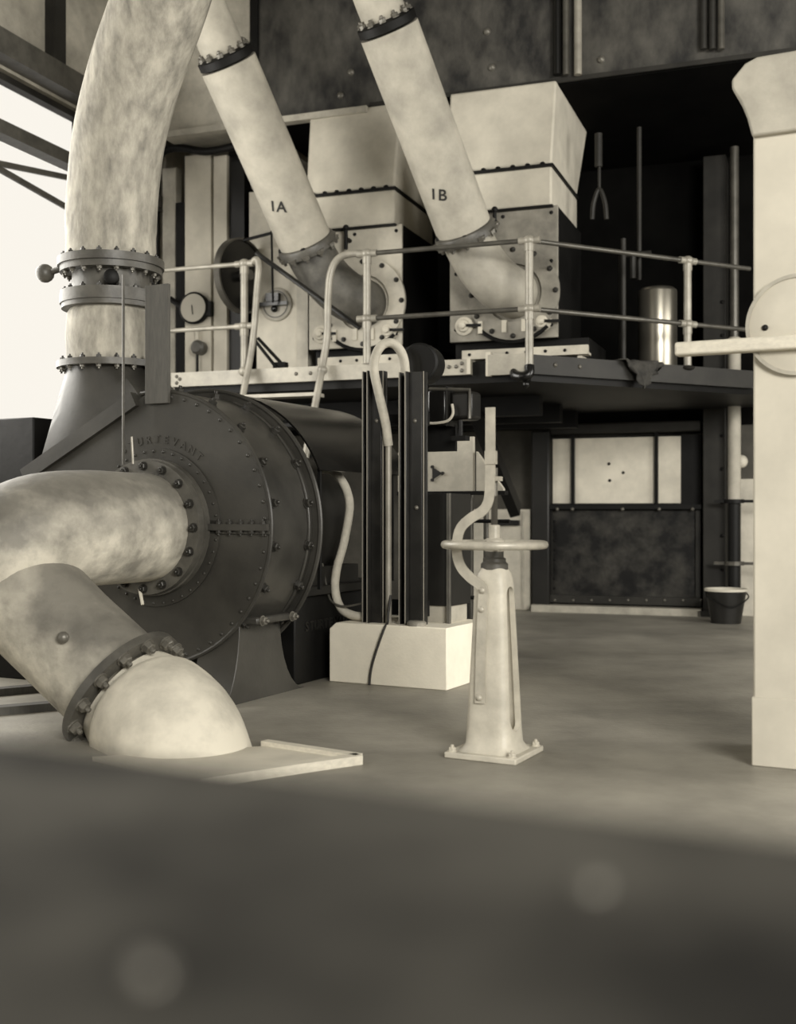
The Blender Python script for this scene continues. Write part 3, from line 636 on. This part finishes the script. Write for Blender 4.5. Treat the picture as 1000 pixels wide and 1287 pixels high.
# slanting discharge flange and duct
sb = MB(FF); dd = (s1-s0).normalized(); nn = Vector((-dd.z, 0, dd.x)); nn = nn if nn.z > 0 else -nn
s1x = s0+dd*1.05
sb.bar(s0+Vector((-.06, -.01, -.02)), s1x+Vector((0, -.01, .0)), .09, .05, (0, 1, 0)); sb.build('discharge_flange', M_FAN, fan)
loops = []; NL = 32
cc = Vector((-.545, .25, 2.02)); rc = .265
for q in range(9):
    t = q/8; loop = []
    for i in range(NL):
        a = 2*PI*i/NL; ca, sa = math.cos(a), math.sin(a); m_ = max(abs(ca), abs(sa))
        sq = s0+dd*(.5+.46*(-ca/m_))*1.0; sq = Vector((sq.x, .25+.235*sa/m_, sq.z))
        ci = cc+Vector((rc*ca, rc*sa, 0)); e_ = t*t*(3-2*t)
        loop.append(sq*(1-e_)+ci*e_)
    loops.append(loop)
MB(FF).loft(loops).build('discharge_duct', M_FAN, fan, angle=60)
# foot castings
def foot(sx):
    prof = [(.03, .475), (.46, .475)]+[(.46+.3*(1-math.cos(t*PI/2)), .475*(1-math.sin(t*PI/2)**1.0)) for t in [i/8 for i in range(1, 9)]]
    prof = [(y, z) for y, z in prof]
    left = [(.03-.2*(1-math.cos(t*PI/2)), .475*(1-math.sin(t*PI/2))) for t in [i/8 for i in range(1, 9)]]
    poly = prof+left[::-1]
    x0, x1 = sorted((sx*.30, sx*.58)); mm = MB(FF).prism(poly, x0, x1, 'x'); f_ = mm.build('foot', M_FAN, fan, .01)
    x0, x1 = sorted((sx*.50, sx*.70)); b_ = MB(FF).box(x0, x1, .03, .46, .455, .5).build('foot_bracket', M_FAN, fan, .012)
    for y in (.08, .4): bolt(b_, FF.w(sx*.70, y, .478), FF.M.to_3x3() @ Vector((sx, 0, 0)), .05)
foot(1); foot(-1)

# ------------------------------------------------------------------ inlet pipe, elbow into the floor
ip = thing('inlet_pipe', 'mottled fan inlet pipe doubling back to a bolted flange and floor elbow', 'pipe', (-1.1, 5.3, 0))
def fw(x, y, z): return FF.w(x, y, z)
RP = .318
Pf = Vector((-1.355, 5.70, .215)); axf = Vector((.74, -.36, -.57)).normalized()
path = [fw(0, -.06, ZC), fw(0, -.3, ZC), fw(0, -.62, ZC+.0), fw(-.06, -.9, ZC-.03), Vector((-2.06, 5.96, .87)), Vector((-2.08, 5.98, .74)), Pf-axf*.72+Vector((-.03, 0, .03)), Pf-axf*.45, Pf-axf*.2, Pf]
pp = smooth_path(path, 6)
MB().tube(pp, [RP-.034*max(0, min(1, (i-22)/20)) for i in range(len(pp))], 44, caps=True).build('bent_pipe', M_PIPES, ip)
Rf = mat_to(fw(0, -.055, ZC), NFF); m = MB(); m.ring(RP-.03, .395, 0, .05, Rf); f1 = m.build('inlet_flange', M_FLNG, ip)
bolt_ring(f1, fw(0, -.105, ZC), NFF, .358, 16, .045, BOLTD)
Rl = mat_to(Pf, axf); m = MB(); m.ring(RP-.06, .352, -.022, .022, Rl); f2 = m.build('elbow_flange', M_FLNG, ip)
bolt_ring(f2, Pf+axf*.022, axf, .322, 14, .062, BOLT)
el = smooth_path([Pf+axf*.02, Pf+axf*.18, Vector((-1.06, 5.44, .02)), Vector((-.97, 5.33, -.18)), Vector((-.945, 5.3, -.29))], 8)
MB().tube(el, [RP-.05+.065*min(1, i/10) for i in range(len(el))], 44).build('floor_elbow', M_ELB, ip, label='pale plastered elbow entering the floor')
bolt(ip, pp[44]+Vector((.02, -.31, .08)), (0, -1, .2), .06, RIV, 'rivet')
MB().tube(smooth_path([fw(-.05, -.14, ZC+.37), fw(-.055, -.14, ZC+.46), fw(-.06, -.14, ZC+.53)]), .007, 8).build('petcock', M_RAIL, ip)
MB().tube(smooth_path([fw(-.02, -.12, ZC-.36), fw(.0, -.13, ZC-.4), fw(.02, -.14, ZC-.45)]), .01, 8).build('drain_wire', M_PALE, ip)
# wooden curb of the floor opening
cu = thing('floor_curb', 'low pale timber curb around the floor opening of the elbow', 'curb', (-.95, 5.2, 0))
c_ = FF.I @ Vector((-.26, 5.02, 0))
A_ = ID.fl(444, 972); B_ = ID.fl(345, 946); dv = (FF.M.to_3x3() @ Vector((1, 0, 0)))
q0 = Vector((-.20, 5.03, 0)); ex = Vector((.895, -.446, 0)); ey = Vector((-.80, .6, 0))
MB().bar(Vector((-.17, 5.05, .02)), Vector((-.80, 4.62, .02)), .06, .04).build('curb_board', M_WOOD, cu)
MB().bar(Vector((-.17, 5.05, .02)), Vector((-.62, 5.36, .02)), .05, .04).build('curb_board', M_WOOD, cu)
MB().prism([(-.19, 5.05), (-.6, 5.33), (-1.35, 5.1), (-.82, 4.66)], .001, .02, 'z').build('cover_plate', M_PALE, cu)
# planks on the floor at the far left
for i, (yy, dx) in enumerate(((876, 0), (900, .05))):
    a = ID.fl(20, yy); b = ID.fl(96, yy-14)
    tag(MB().bar(a+Vector((-.3, -.06, .022)), b+Vector((.2, .02, .022)), .09, .044).build('plank', M_WOODD), ('dark timber batten on the floor behind the lower pipe' if i == 0 else 'dark timber batten on the floor closest to the lower pipe'), 'plank', 'battens under the pipe')

# ------------------------------------------------------------------ riser pipe
rp = thing('riser_pipe', 'tall mottled riser pipe with bolted flanges curving overhead from the fan', 'pipe', FF.w(-.545, .25, 2.0))
CXp, CYp = -.545, .25; rr_ = .272
def zpy(py): return HC+(CY-py)/FPX*7.31
z1, z2, z3, z4 = zpy(462), zpy(385), zpy(374), zpy(346)
def col(zs, r, m_, name): return MB(FF).lathe([(r, zs[0]), (r, zs[1])], Matrix.Translation((CXp, CYp, 0)), 40).build(name, m_, rp)
def flange(z0, z1_, r, nb, m_=M_FLNG, s=.032, under=True):
    f_ = MB(FF).ring(rr_-.05, r, z0, z1_, Matrix.Translation((CXp, CYp, 0))).build('flange', m_, rp)
    bolt_ring(f_, FF.w(CXp, CYp, z1_), (0, 0, 1), r-.03, nb, s, BOLTD)
    if under: bolt_ring(f_, FF.w(CXp, CYp, z0), (0, 0, -1), r-.03, nb, s, BOLT)
flange(2.0, 2.04, .335, 18)
MB(FF).lathe([(rr_, 2.04), (rr_+.01, 2.2), (rr_, z2-.06), (rr_-.03, z2-.01)], Matrix.Translation((CXp, CYp, 0)), 40).build('lower_section', M_PIPEV, rp)
flange(z2-.03, z2+.0, .305, 16, under=False)
flange(z2+.0, z3+.02, .315, 16)
col((z3, z4+.02), .24, M_FLNG, 'damper_body')
c2 = FF.at(172, 360, -.02)
MB(FF).lathe([(.045, 0), (.045, .09), (.03, .1)], mat_to((CXp+.16, CYp-.18, (z3+z4)/2), (.6, -.8, 0)), 16).build('damper_boss', M_BLACKM, rp)
flange(z4, z4+.04, .315, 18); flange(z4+.04, z4+.09, .33, 18, under=False)
zt0 = z4+.09
rpath = [(CXp, CYp, zt0), (CXp, CYp, zt0+.25), (CXp+.02, CYp, zt0+.5), (CXp+.09, CYp-.02, zt0+.8), (CXp+.24, CYp-.05, zt0+1.15), (CXp+.46, CYp-.1, zt0+1.5), (CXp+.75, CYp-.2, zt0+1.95), (CXp+1.1, CYp-.3, zt0+2.5)]
sp = smooth_path(rpath, 6); MB(FF).tube(sp, [rr_+.02]+[rr_+.008]*4+[rr_+.012]*(len(sp)-5), 44).build('curved_run', M_PIPEV, rp)
for t_, zz in ((-.29, zt0+.98), (-.305, zt0+.78)):
    m = MB(FF); m.box(CXp-.24+(.05 if zz > zt0+.9 else 0), CXp-.12, CYp-.0, CYp+.22, zz-.04, zz+.12); m.build('hanger_lug', M_FLNG, rp, .03)
MB(FF).tube([(CXp-.27, CYp-.1, z4+.06), (CXp-.42, CYp-.12, z4+.03)], .02, 10).build('damper_spindle', M_FLNG, rp)
MB(FF).sphere((CXp-.44, CYp-.12, z4+.03), .06).build('damper_knob', M_FLNG, rp)
# board and hanging rod in front of the casing
a = FF.at(182, 508, -.03); b = FF.at(211, 356, -.03)
tag(MB(FF).box(a.x, b.x, -.03, -.005, a.z, b.z).build('upright_board', M_WOODD, bevel=.003), 'plain dark upright board fixed to the top of the fan casing', 'board')
p = FF.at(155, 345, -.095); tag(MB(FF).tube([p, (p.x, -.095, ZC+.37)], .008, 8).build('pull_rod', M_FLNG), 'thin rod hanging in front of the riser flanges', 'rod')
tag(MB(FF).box(-1.55, -1.15, .2, .8, 0, 1.72).build('wall_box', M_BLACKM, bevel=.01), 'dark box standing behind the fan under the window', 'box')

# ================================================================== MOTOR BEHIND THE FAN
mo = thing('motor', 'dark electric motor under a curved sheet hood behind the fan', 'motor', FF.w(0, 1.2, 0))
HR, HZ = .80, 1.06
hp = [(HR*math.cos(a), HZ+HR*math.sin(a)) for a in [math.radians(22+i*(136/30)) for i in range(31)]]
hi = [((HR-.012)*math.cos(a), HZ+(HR-.012)*math.sin(a)) for a in [math.radians(158-i*(136/30)) for i in range(31)]]
MB(FF).prism(hp+hi, .66, 1.9, 'y').build('hood', M_BLACK, mo, label='black curved sheet-metal hood')
for s_ in (-1, 1):
    MB(FF).box(*sorted((s_*.70, s_*.72)), .7, .72, .62, 1.4).build('hood_strut', M_BLACKM, mo); MB(FF).box(*sorted((s_*.70, s_*.72)), 1.7, 1.72, .62, 1.4).build('hood_strut', M_BLACKM, mo)
Rm = mat_to((0, .72, ZC), (0, 1, 0))
MB(FF).lathe([(.18, 0), (.42, .03), (.46, .1), (.46, .2), (.5, .22), (.5, .75), (.46, .77), (.46, .85), (.4, .92), (.18, .95)], Rm, 40).build('stator', M_DARK, mo)
MB(FF).tube([(0, .505, ZC), (0, 1.8, ZC)], .07, 18).build('shaft', M_RAILD, mo)
MB(FF).box(-.5, .5, .76, 1.95, 0, .56).build('bedplate', M_BLACKM, mo, .01)
MB(FF).box(-.55, .55, .62, 1.95, .56, .62).build('bed_flange', M_DARK, mo, .008)
for s_ in (-1, 1): MB(FF).box(*sorted((s_*.22, s_*.5)), .85, 1.6, .62, .74).build('motor_foot', M_DARK, mo)
for y in (.7, .82): bolt(mo, FF.w(.52, y, .62), (0, 0, 1), .05)
for i, ch in enumerate('STURTEVANT'):
    vs, fs = text_geo(ch, .085, .006); MB(FF).add([(.502+v.z, .90+i*.062+v.x, .36+v.y) for v in vs], fs).build('raised_letter', M_DARK, mo)
vc = .14; cpx = [(405, 590, .25), (418, 592, .2), (428, 602, vc), (436, 618, vc), (439, 640, vc), (432, 682, vc), (423, 715, vc), (421, 742, vc), (428, 764, vc), (442, 773, vc), (458, 775, vc)]
tag(MB(FB).tube(smooth_path([FB.at(*q) for q in cpx]), .029, 12).build('motor_cable', M_CABLE), 'thick pale sheathed cable hanging from the motor to the white block', 'cable')
tag(MB(FB).tube(smooth_path([FB.at(*q) for q in ((405, 708, .12), (410, 735, .12), (416, 755, .1), (432, 762, .1), (456, 758, .12))]), .007, 8).build('thin_wire', M_RAILD), 'thin dark wire looping beside the motor cable', 'wire')

# ================================================================== WHITE BLOCK AND STEEL UPRIGHTS
BH, BL, BD = .385, .84, .62
bl = MB(FB); cz = .05
bl.prism([(-BL, 0), (0, 0), (0, BH), (-BL+cz, BH), (-BL, BH-cz*.8)], 0, BD, 'y')
tag(bl.build('concrete_block', M_WHITE, bevel=.006), 'whitewashed concrete foundation block carrying black steel uprights', 'block')
up = thing('steel_uprights', 'pair of black channel uprights with rod and loop standing on the white block', 'frame', FB.w(-.35, .12, BH))
def channel(px0, px1, v, ztop, lab):
    a, b = FB.at(px0, 780, v), FB.at(px1, 780, v); x0, x1 = a.x, b.x; t_ = .012
    c_ = MB(FB); c_.box(x0, x1, v+.06, v+.075, BH, ztop); c_.box(x0, x0+t_, v, v+.06, BH, ztop); c_.box(x1-t_, x1, v+.02, v+.06, BH, ztop)
    xm = x0+(x1-x0)*.34; c_.box(xm, xm+t_, v-.03, v+.06, BH, ztop); c_.box(xm+t_, x1-t_, v+.012, v+.06, BH, ztop)
    u_ = c_.build('channel_upright', M_UPR, up, .002)
    for xe, ve in ((x0, v), (xm, v-.03), (x1-.006, v+.02)): MB(FB).box(xe, xe+.006, ve-.003, ve, BH, ztop).build('edge_strip', M_EDGE, u_)
    return u_, x0, x1
VU = .09
ztop = FB.at(470, 466, VU).z
_, ca0, ca1 = channel(455, 480, VU, ztop, 'a'); _, cb0, cb1 = channel(501, 531, VU, ztop-.02, 'b')
NB = FB.M.to_3x3() @ Vector((0, -1, 0))
for px, py in ((473, 529), (521, 529), (523, 638)):
    p = FB.at(px, py, VU+.01); bolt(up, FB.w(p.x, VU+.012, p.z), NB, .03, RIV, 'rivet')
MB(FB).box(ca0, cb1, VU+.075, VU+.1, ztop-.36, ztop-.28).build('cross_tie', M_BLACKM, up); MB(FB).box(ca0, cb1, VU+.075, VU+.1, BH+.05, BH+.15).build('cross_tie', M_BLACKM, up)
r0 = FB.at(488, 778, VU+.03)
MB(FB).tube([(r0.x, VU+.03, BH), (r0.x, VU+.03, FB.at(488, 556, VU).z)], .021, 14).build('rod', M_RAIL, up)
lpth = [FB.at(488, 560, VU+.03), FB.at(484, 530, VU), FB.at(476, 495, VU-.03), FB.at(470, 466, VU-.05), FB.at(472, 447, VU-.05), FB.at(480, 434, VU-.03), FB.at(491, 431, VU), FB.at(501, 438, VU+.03), FB.at(508, 455, VU+.06), FB.at(510, 490, VU+.1)]
MB(FB).tube(smooth_path(lpth, 6), .03, 14).build('loop_pipe', M_CABLE, up, label='pale inverted-U pipe at the top')
p = FB.at(497, 535, VU+.07); MB(FB).tube([p+Vector((-.04, 0, 0)), p+Vector((.03, 0, 0))], .018, 10).build('cross_pin', M_BLACKM, up)
# cable over the block
cpt = [FB.at(491, 748, VU+.02), FB.at(488, 770, VU-.02), FB.fl(487, 783, BH+.008), Vector((FB.at(483, 790, -.01).x, -.012, BH-.02)), FB.at(472, 820, -.012), FB.at(466, 842, -.012), FB.at(464, 861, -.012)]
tag(MB(FB).tube(smooth_path(cpt, 5), .008, 8).build('ground_wire', M_CABLED), 'thin dark wire running down the face of the white block', 'wire')
# drum, switch box and board behind the uprights
VX = .3
c = FB.at(526, 455, VX); dm = thing('drum', 'dark round drum standing behind the top of the uprights', 'drum', FB.w(c.x, VX, c.z-.12))
Rd = mat_to((c.x, VX, c.z), (-.2, 1, 0)); MB(FB).lathe([(.115, 0), (.128, .01), (.128, .2), (.11, .21)], Rd, 32).build('drum_body', M_BLACKM, dm)
MB(FB).lathe([(.112, -.004), (.112, .002)], Rd, 32).build('drum_face', M_BLACK, dm)
MB(FB).box(c.x-.1, c.x-.05, VX+.05, VX+.1, BH, c.z-.06).build('drum_post', M_BLACKM, dm)
a, b = FB.at(536, 540, VX), FB.at(590, 486, VX)
sw = thing('switch_box', 'black ribbed switch box with cable beside the uprights', 'switch', FB.w((a.x+b.x)/2, VX, a.z))
MB(FB).box(a.x, a.x+.14, VX, VX+.2, a.z+.02, b.z).build('box_body', M_BLACK, sw, .02)
MB(FB).box(a.x+.155, b.x, VX+.02, VX+.2, a.z+.06, b.z-.02).build('cover', M_DARK, sw, .025)
MB(FB).box(a.x+.14, a.x+.155, VX-.01, VX+.2, a.z+.02, b.z+.01).build('rib', M_DARK, sw)
MB(FB).tube([(a.x+.02, VX-.0, b.z), (b.x, VX-.0, b.z-.02), (b.x, VX-.0, a.z+.06)], .012, 8).build('edge_pipe', M_RAILD, sw)
MB(FB).tube(smooth_path([FB.at(568, 508, VX-.02), FB.at(569, 520, VX-.03), FB.at(562, 529, VX-.03), FB.at(545, 532, VX-.03), FB.at(531, 531, VX-.02)]), .009, 8).build('lead', M_CABLE, sw)
m = MB(FB); q = FB.at(578, 548, VX+.03); m.tube([q, (q.x, q.y, q.z+.1)], .018, 8); m.box(q.x-.05, q.x+.05, VX, VX+.07, q.z-.03, q.z); m.build('terminal', M_BLACKM, sw)
# back board between uprights and cabinet
a, b = FB.at(530, 568, VX+.1), FB.at(572, 540, VX+.1)
cab = thing('starter_cabinet', 'tall dark starter cabinet on the white block behind the uprights', 'cabinet', FB.w(a.x, VX+.2, BH))
a2, b2 = FB.at(531, 745, VX-.02), FB.at(566, 620, VX-.02)
MB(FB).box(a2.x, b2.x, VX-.02, BD-.02, BH+.11, b2.z).build('cabinet_body', M_DARK, cab, .004)
MB(FB).box(a.x, b.x, VX+.1, VX+.13, a.z, b.z+.03).build('back_board', M_BLACKM, sw)
MB(FB).box(cb1-.1, a.x+.1, VX+.13, VX+.16, a.z+.03, a.z+.1).build('arm', M_BLACKM, sw)
MB(FB).box(a2.x-.02, b2.x-.02, VX+.0, BD-.04, BH, BH+.11).build('cabinet_foot', M_FASC, cab)
MB(FB).box(b2.x-.02, b2.x, VX-.04, VX-.01, BH, b2.z).build('corner_angle', M_FLNG, cab)
c = FB.fl(545, 782, BH); MB(FB).lathe([(.062, BH), (.062, BH+.02), (.05, BH+.03)], Matrix.Translation((c.x, .06, 0)), 24).build('foot_cap', M_RAIL, cab, label='small bright round cap')

# marble panel with triangle beyond
VQ = 1.5
mp_ = thing('switchboard', 'pale upright switchboard with dark three-pointed emblem behind the uprights', 'switchboard', FB.w(FB.at(565, 620, VQ).x, VQ, 0))
a, b = FB.at(500, 618, VQ), FB.at(594, 552, VQ); e_ = FB.at(573, 567, VQ)
MB(FB).prism([(a.x, a.z), (b.x, a.z), (b.x, b.z+.02), (e_.x, b.z+.02), (e_.x, e_.z), (a.x, e_.z)], VQ, VQ+.04, 'y').build('panel_face', M_PALE2, mp_)
c = FB.at(548, 595, VQ); tri = MB(FB); tz = []
for i in range(3):
    an = math.radians(0+120*i); tz.append((c.x+.055*math.cos(an), c.z+.055*math.sin(an))); 
    an2 = an+math.radians(60); tz.append((c.x+.026*math.cos(an2), c.z+.026*math.sin(an2)))
tri.prism(tz, VQ-.012, VQ, 'y')
for i in range(3):
    an = math.radians(120*i); tri.lathe([(.012, 0), (.012, .016)], mat_to((c.x+.058*math.cos(an), VQ, c.z+.058*math.sin(an)), (0, -1, 0)), 12)
tri.build('emblem', M_INK, mp_, label='dark three-pointed emblem')
a3, b3 = FB.at(596, 618, VQ), FB.at(632, 575, VQ)
MB(FB).prism([(a3.x+.015, a3.z), (b3.x, a3.z), (b3.x-.0, a3.z+.02), (a3.x+.015, b3.z+.05)], VQ, VQ+.04, 'y').build('panel_face', M_PALE2, mp_)
MB(FB).box(a.x, b3.x+.02, VQ-.02, VQ+.05, a.z-.03, a.z).build('panel_rail', M_BLACKM, mp_)
MB(FB).box(a.x, b.x-.2, VQ+.03, VQ+.4, 0, a.z-.03).build('panel_base', M_DARK, mp_)
for px in (585, 604): 
    p = FB.at(px, 640, VQ); MB(FB).tube([(p.x, VQ+.1, 0), (p.x, VQ+.1, a.z-.03)], .02, 10).build('panel_leg', M_RAILD, mp_)
for py in (655, 752):
    p = FB.at(590, py, VQ); MB(FB).tube([(b.x-.25, VQ+.08, p.z), (b3.x+.02, VQ+.08, p.z)], .014, 8).build('panel_stay', M_BLACKM, mp_)

# ================================================================== VALVE STAND
vs_ = thing('valve_stand', 'pale cast iron floor stand with hand wheel and bent indicator strap', 'valve', FS.w(0, 0, 0))
bs = .172
bp_ = MB(FS).box(-bs, bs, -bs, bs, 0, .028).build('base_plate', M_CAST, vs_, .006)
for sx in (-1, 1):
    for sy in (-1, 1): bolt(bp_, FS.w(sx*(bs-.028), sy*(bs-.028), .028), (0, 0, 1), .034, BOLTP)
def sq_loop(h, z, p=5.0, n=40):
    o = []
    for i in range(n):
        a = 2*PI*i/n; c_, s__ = math.cos(a), math.sin(a); r = 1/((abs(c_)**p+abs(s__)**p)**(1/p)); o.append(Vector((h*r*c_, h*r*s__, z)))
    return o
ZT = .86
lo = [sq_loop(.142, .026), sq_loop(.125, .04), sq_loop(.112, .06)]+[sq_loop(.110-.034*t, .06+(ZT-.09-.06)*t) for t in [i/10 for i in range(1, 11)]]+[sq_loop(.07, ZT-.04, 3.5), sq_loop(.056, ZT-.01, 2.5)]
body = MB(FS).loft(lo).build('stand_body', M_CAST, vs_)
cut = MB(FS)
ya, yb = .066, .044; z0_, z1_ = .18, .72
poly = [(ya*math.cos(a), z0_+ya*math.sin(a)) for a in [math.radians(180+i*15) for i in range(13)]]+[(yb*math.cos(a), z1_+yb*math.sin(a)) for a in [math.radians(0+i*15) for i in range(13)]]
cut.prism(poly, -.3, .3, 'x'); boolean_cut(body, cut)
boolean_cut(body, MB(FS).loft([sq_loop(.084, .09), sq_loop(.056, .76), sq_loop(.03, .79)]))
MB(FS).lathe([(.062, ZT-.02), (.062, ZT+.005), (.052, ZT+.015), (.052, ZT+.03), (.042, ZT+.035), (.042, ZT+.075), (.03, ZT+.08)], None, 28).build('collar', M_FLNG, vs_)
ZWH = .952
wh = MB(FS); wh.tube([(.224*math.cos(2*PI*i/56), .224*math.sin(2*PI*i/56), ZWH) for i in range(56)], .019, 14, closed=True)
hw = wh.build('hand_wheel', M_WHEEL, vs_)
MB(FS).lathe([(.045, ZWH-.03), (.045, ZWH+.02), (.034, ZWH+.03)], None, 24).build('wheel_hub', M_WHEEL, hw)
for i in range(5):
    a = 2*PI*i/5+.3; MB(FS).tube([(.035*math.cos(a), .035*math.sin(a), ZWH-.008), (.13*math.cos(a), .13*math.sin(a), ZWH-.012), (.218*math.cos(a), .218*math.sin(a), ZWH)], .012, 10).build('spoke', M_WHEEL, hw)
MB(FS).lathe([(.026, ZWH+.02), (.026, ZWH+.085), (.022, ZWH+.09)], None, 20).build('spindle_nut', M_WHEEL, vs_)
sp_ = MB(FS); prof = []
for i in range(34): z = ZWH+.09+i*.004; prof += [(.0165, z), (.013, z+.002)]
sp_.lathe(prof, None, 16); sp_.lathe([(.015, ZWH+.22), (.015, 1.3)], None, 16); sp_.build('screw_spindle', M_BOLT, vs_)
# bent flat strap in the plane facing the camera-left face
yo = -.118
def sp3(px, py, y): return FS.at(px, py, y)
key = [(603, 884, -.112), (604, 830, -.104), (606, 770, -.094), (607, 742, -.088), (602, 734, -.093), (590, 725, -.10), (579, 712, -.105), (574, 695, -.105), (575, 676, -.105), (580, 662, -.10), (592, 651, -.09), (605, 643, -.08), (612, 634, -.07), (615, 620, -.06), (616, 590, -.05), (616, 512, -.05)]
pts = smooth_path([FS.at(*k_) for k_ in key], 5)
def strap(pts, w, th):
    # flat bar whose broad side faces the camera side of the stand
    wv = []
    for i, p in enumerate(pts):
        t_ = (pts[min(i+1, len(pts)-1)]-pts[max(i-1, 0)]).normalized(); n_ = Vector((.05, -1, 0)).normalized()
        s__ = t_.cross(n_).normalized(); n2 = s__.cross(t_).normalized()
        wv.append([p+s__*w/2+n2*th/2, p-s__*w/2+n2*th/2, p-s__*w/2-n2*th/2, p+s__*w/2-n2*th/2])
    return MB(FS).loft(wv)
sto = strap(pts, .046, .008).build('indicator_strap', M_STRAP, vs_, label='bent flat steel strap')
NS = FS.M.to_3x3() @ Vector((0, -1, 0))
for px, py, y in ((605, 766, -.097), (602, 877, -.115), (606, 742, -.095)): bolt(sto, FS.w(*FS.at(px, py, y)), NS, .03, RIVP, 'rivet')
a = FS.at(616, 575, -.055); MB(FS).box(a.x-.026, a.x+.026, -.06, -.035, a.z-.03, a.z+.03).build('strap_sleeve', M_STRAP, sto)
a = FS.at(616, 600, -.05); MB(FS).box(a.x-.005, a.x+.035, -.045, .01, 1.24, 1.26).build('pointer', M_STRAP, vs_)

# ================================================================== PALE PILLAR AT THE RIGHT
FCm = Fr(1.538, 5.0, -26.5); pl = thing('pale_pillar', 'pale plastered pillar with flared cap at the edge of the floor', 'pillar', FCm.w(.25, .25, 0))
MB(FCm).box(0, .5, 0, .5, 0, 2.75).build('shaft', M_COLL, pl, .01)
MB(FCm).box(-.006, .506, -.006, .506, 0, .30).build('plinth', M_COLL, pl, .006)
cap = [(.5, 2.72), (.0, 2.72), (-.02, 2.80), (-.05, 2.88), (-.085, 2.94), (-.085, 2.98), (-.03, 3.04), (.02, 3.06), (.5, 3.06)]
MB(FCm).prism(cap, -.03, .53, 'y').build('cap', M_PIPEL, pl, .01)
ka, kb = FCm.at(847, 447, -.07), FCm.at(847, 430, -.07)
tag(MB(FCm).box(ka.x, .5, -.07, -.002, ka.z, kb.z).build('wall_plank', M_WOOD, bevel=.01), 'short pale plank jutting out from the pale pillar', 'plank')
dc = FCm.at(1003, 408, -.01); dk = thing('round_plate', 'round pale plate hung on the pillar above the jutting plank', 'plate', FCm.w(dc.x, 0, dc.z-.2))
Rk = mat_to((dc.x, -.002, dc.z), (0, -1, 0)); MB(FCm).lathe([(.212, 0), (.212, .012), (.2, .018)], Rk, 40).build('plate_disc', M_COLL, dk); MB(FCm).ring(.2, .216, .005, .026, Rk).build('plate_rim', M_FASC, dk)
pz = FCm.at(961, 412, -.02); bolt(dk, FCm.w(pz.x, -.02, pz.z), FCm.M.to_3x3() @ Vector((0, -1, 0)), .028, RIVD, 'rivet')

# ================================================================== NEAR RIVETED TANK TOP (out of focus)
ZL = HC-.15
lg = thing('riveted_tank', 'dark riveted tank top in the blurred foreground', 'tank', (0, .3, 0))
e0, e1 = ID.fl(45, 925, ZL), ID.fl(965, 1035, ZL); de = (e1-e0).normalized()
q0, q1 = e0-de*.7, e1+de*.7
poly = [(q0.x, q0.y), (q1.x, q1.y), (q1.x, -.6), (q0.x, -.6)]
MB().prism(poly, 0, ZL, 'z').build('tank_shell', M_LEDGE, lg, .025)
for px, py in ((745, 1117), (187, 1226)):
    p = ID.fl(px, py, ZL); bolt(lg, p, (0, 0, 1), .011, RIV, 'rivet')
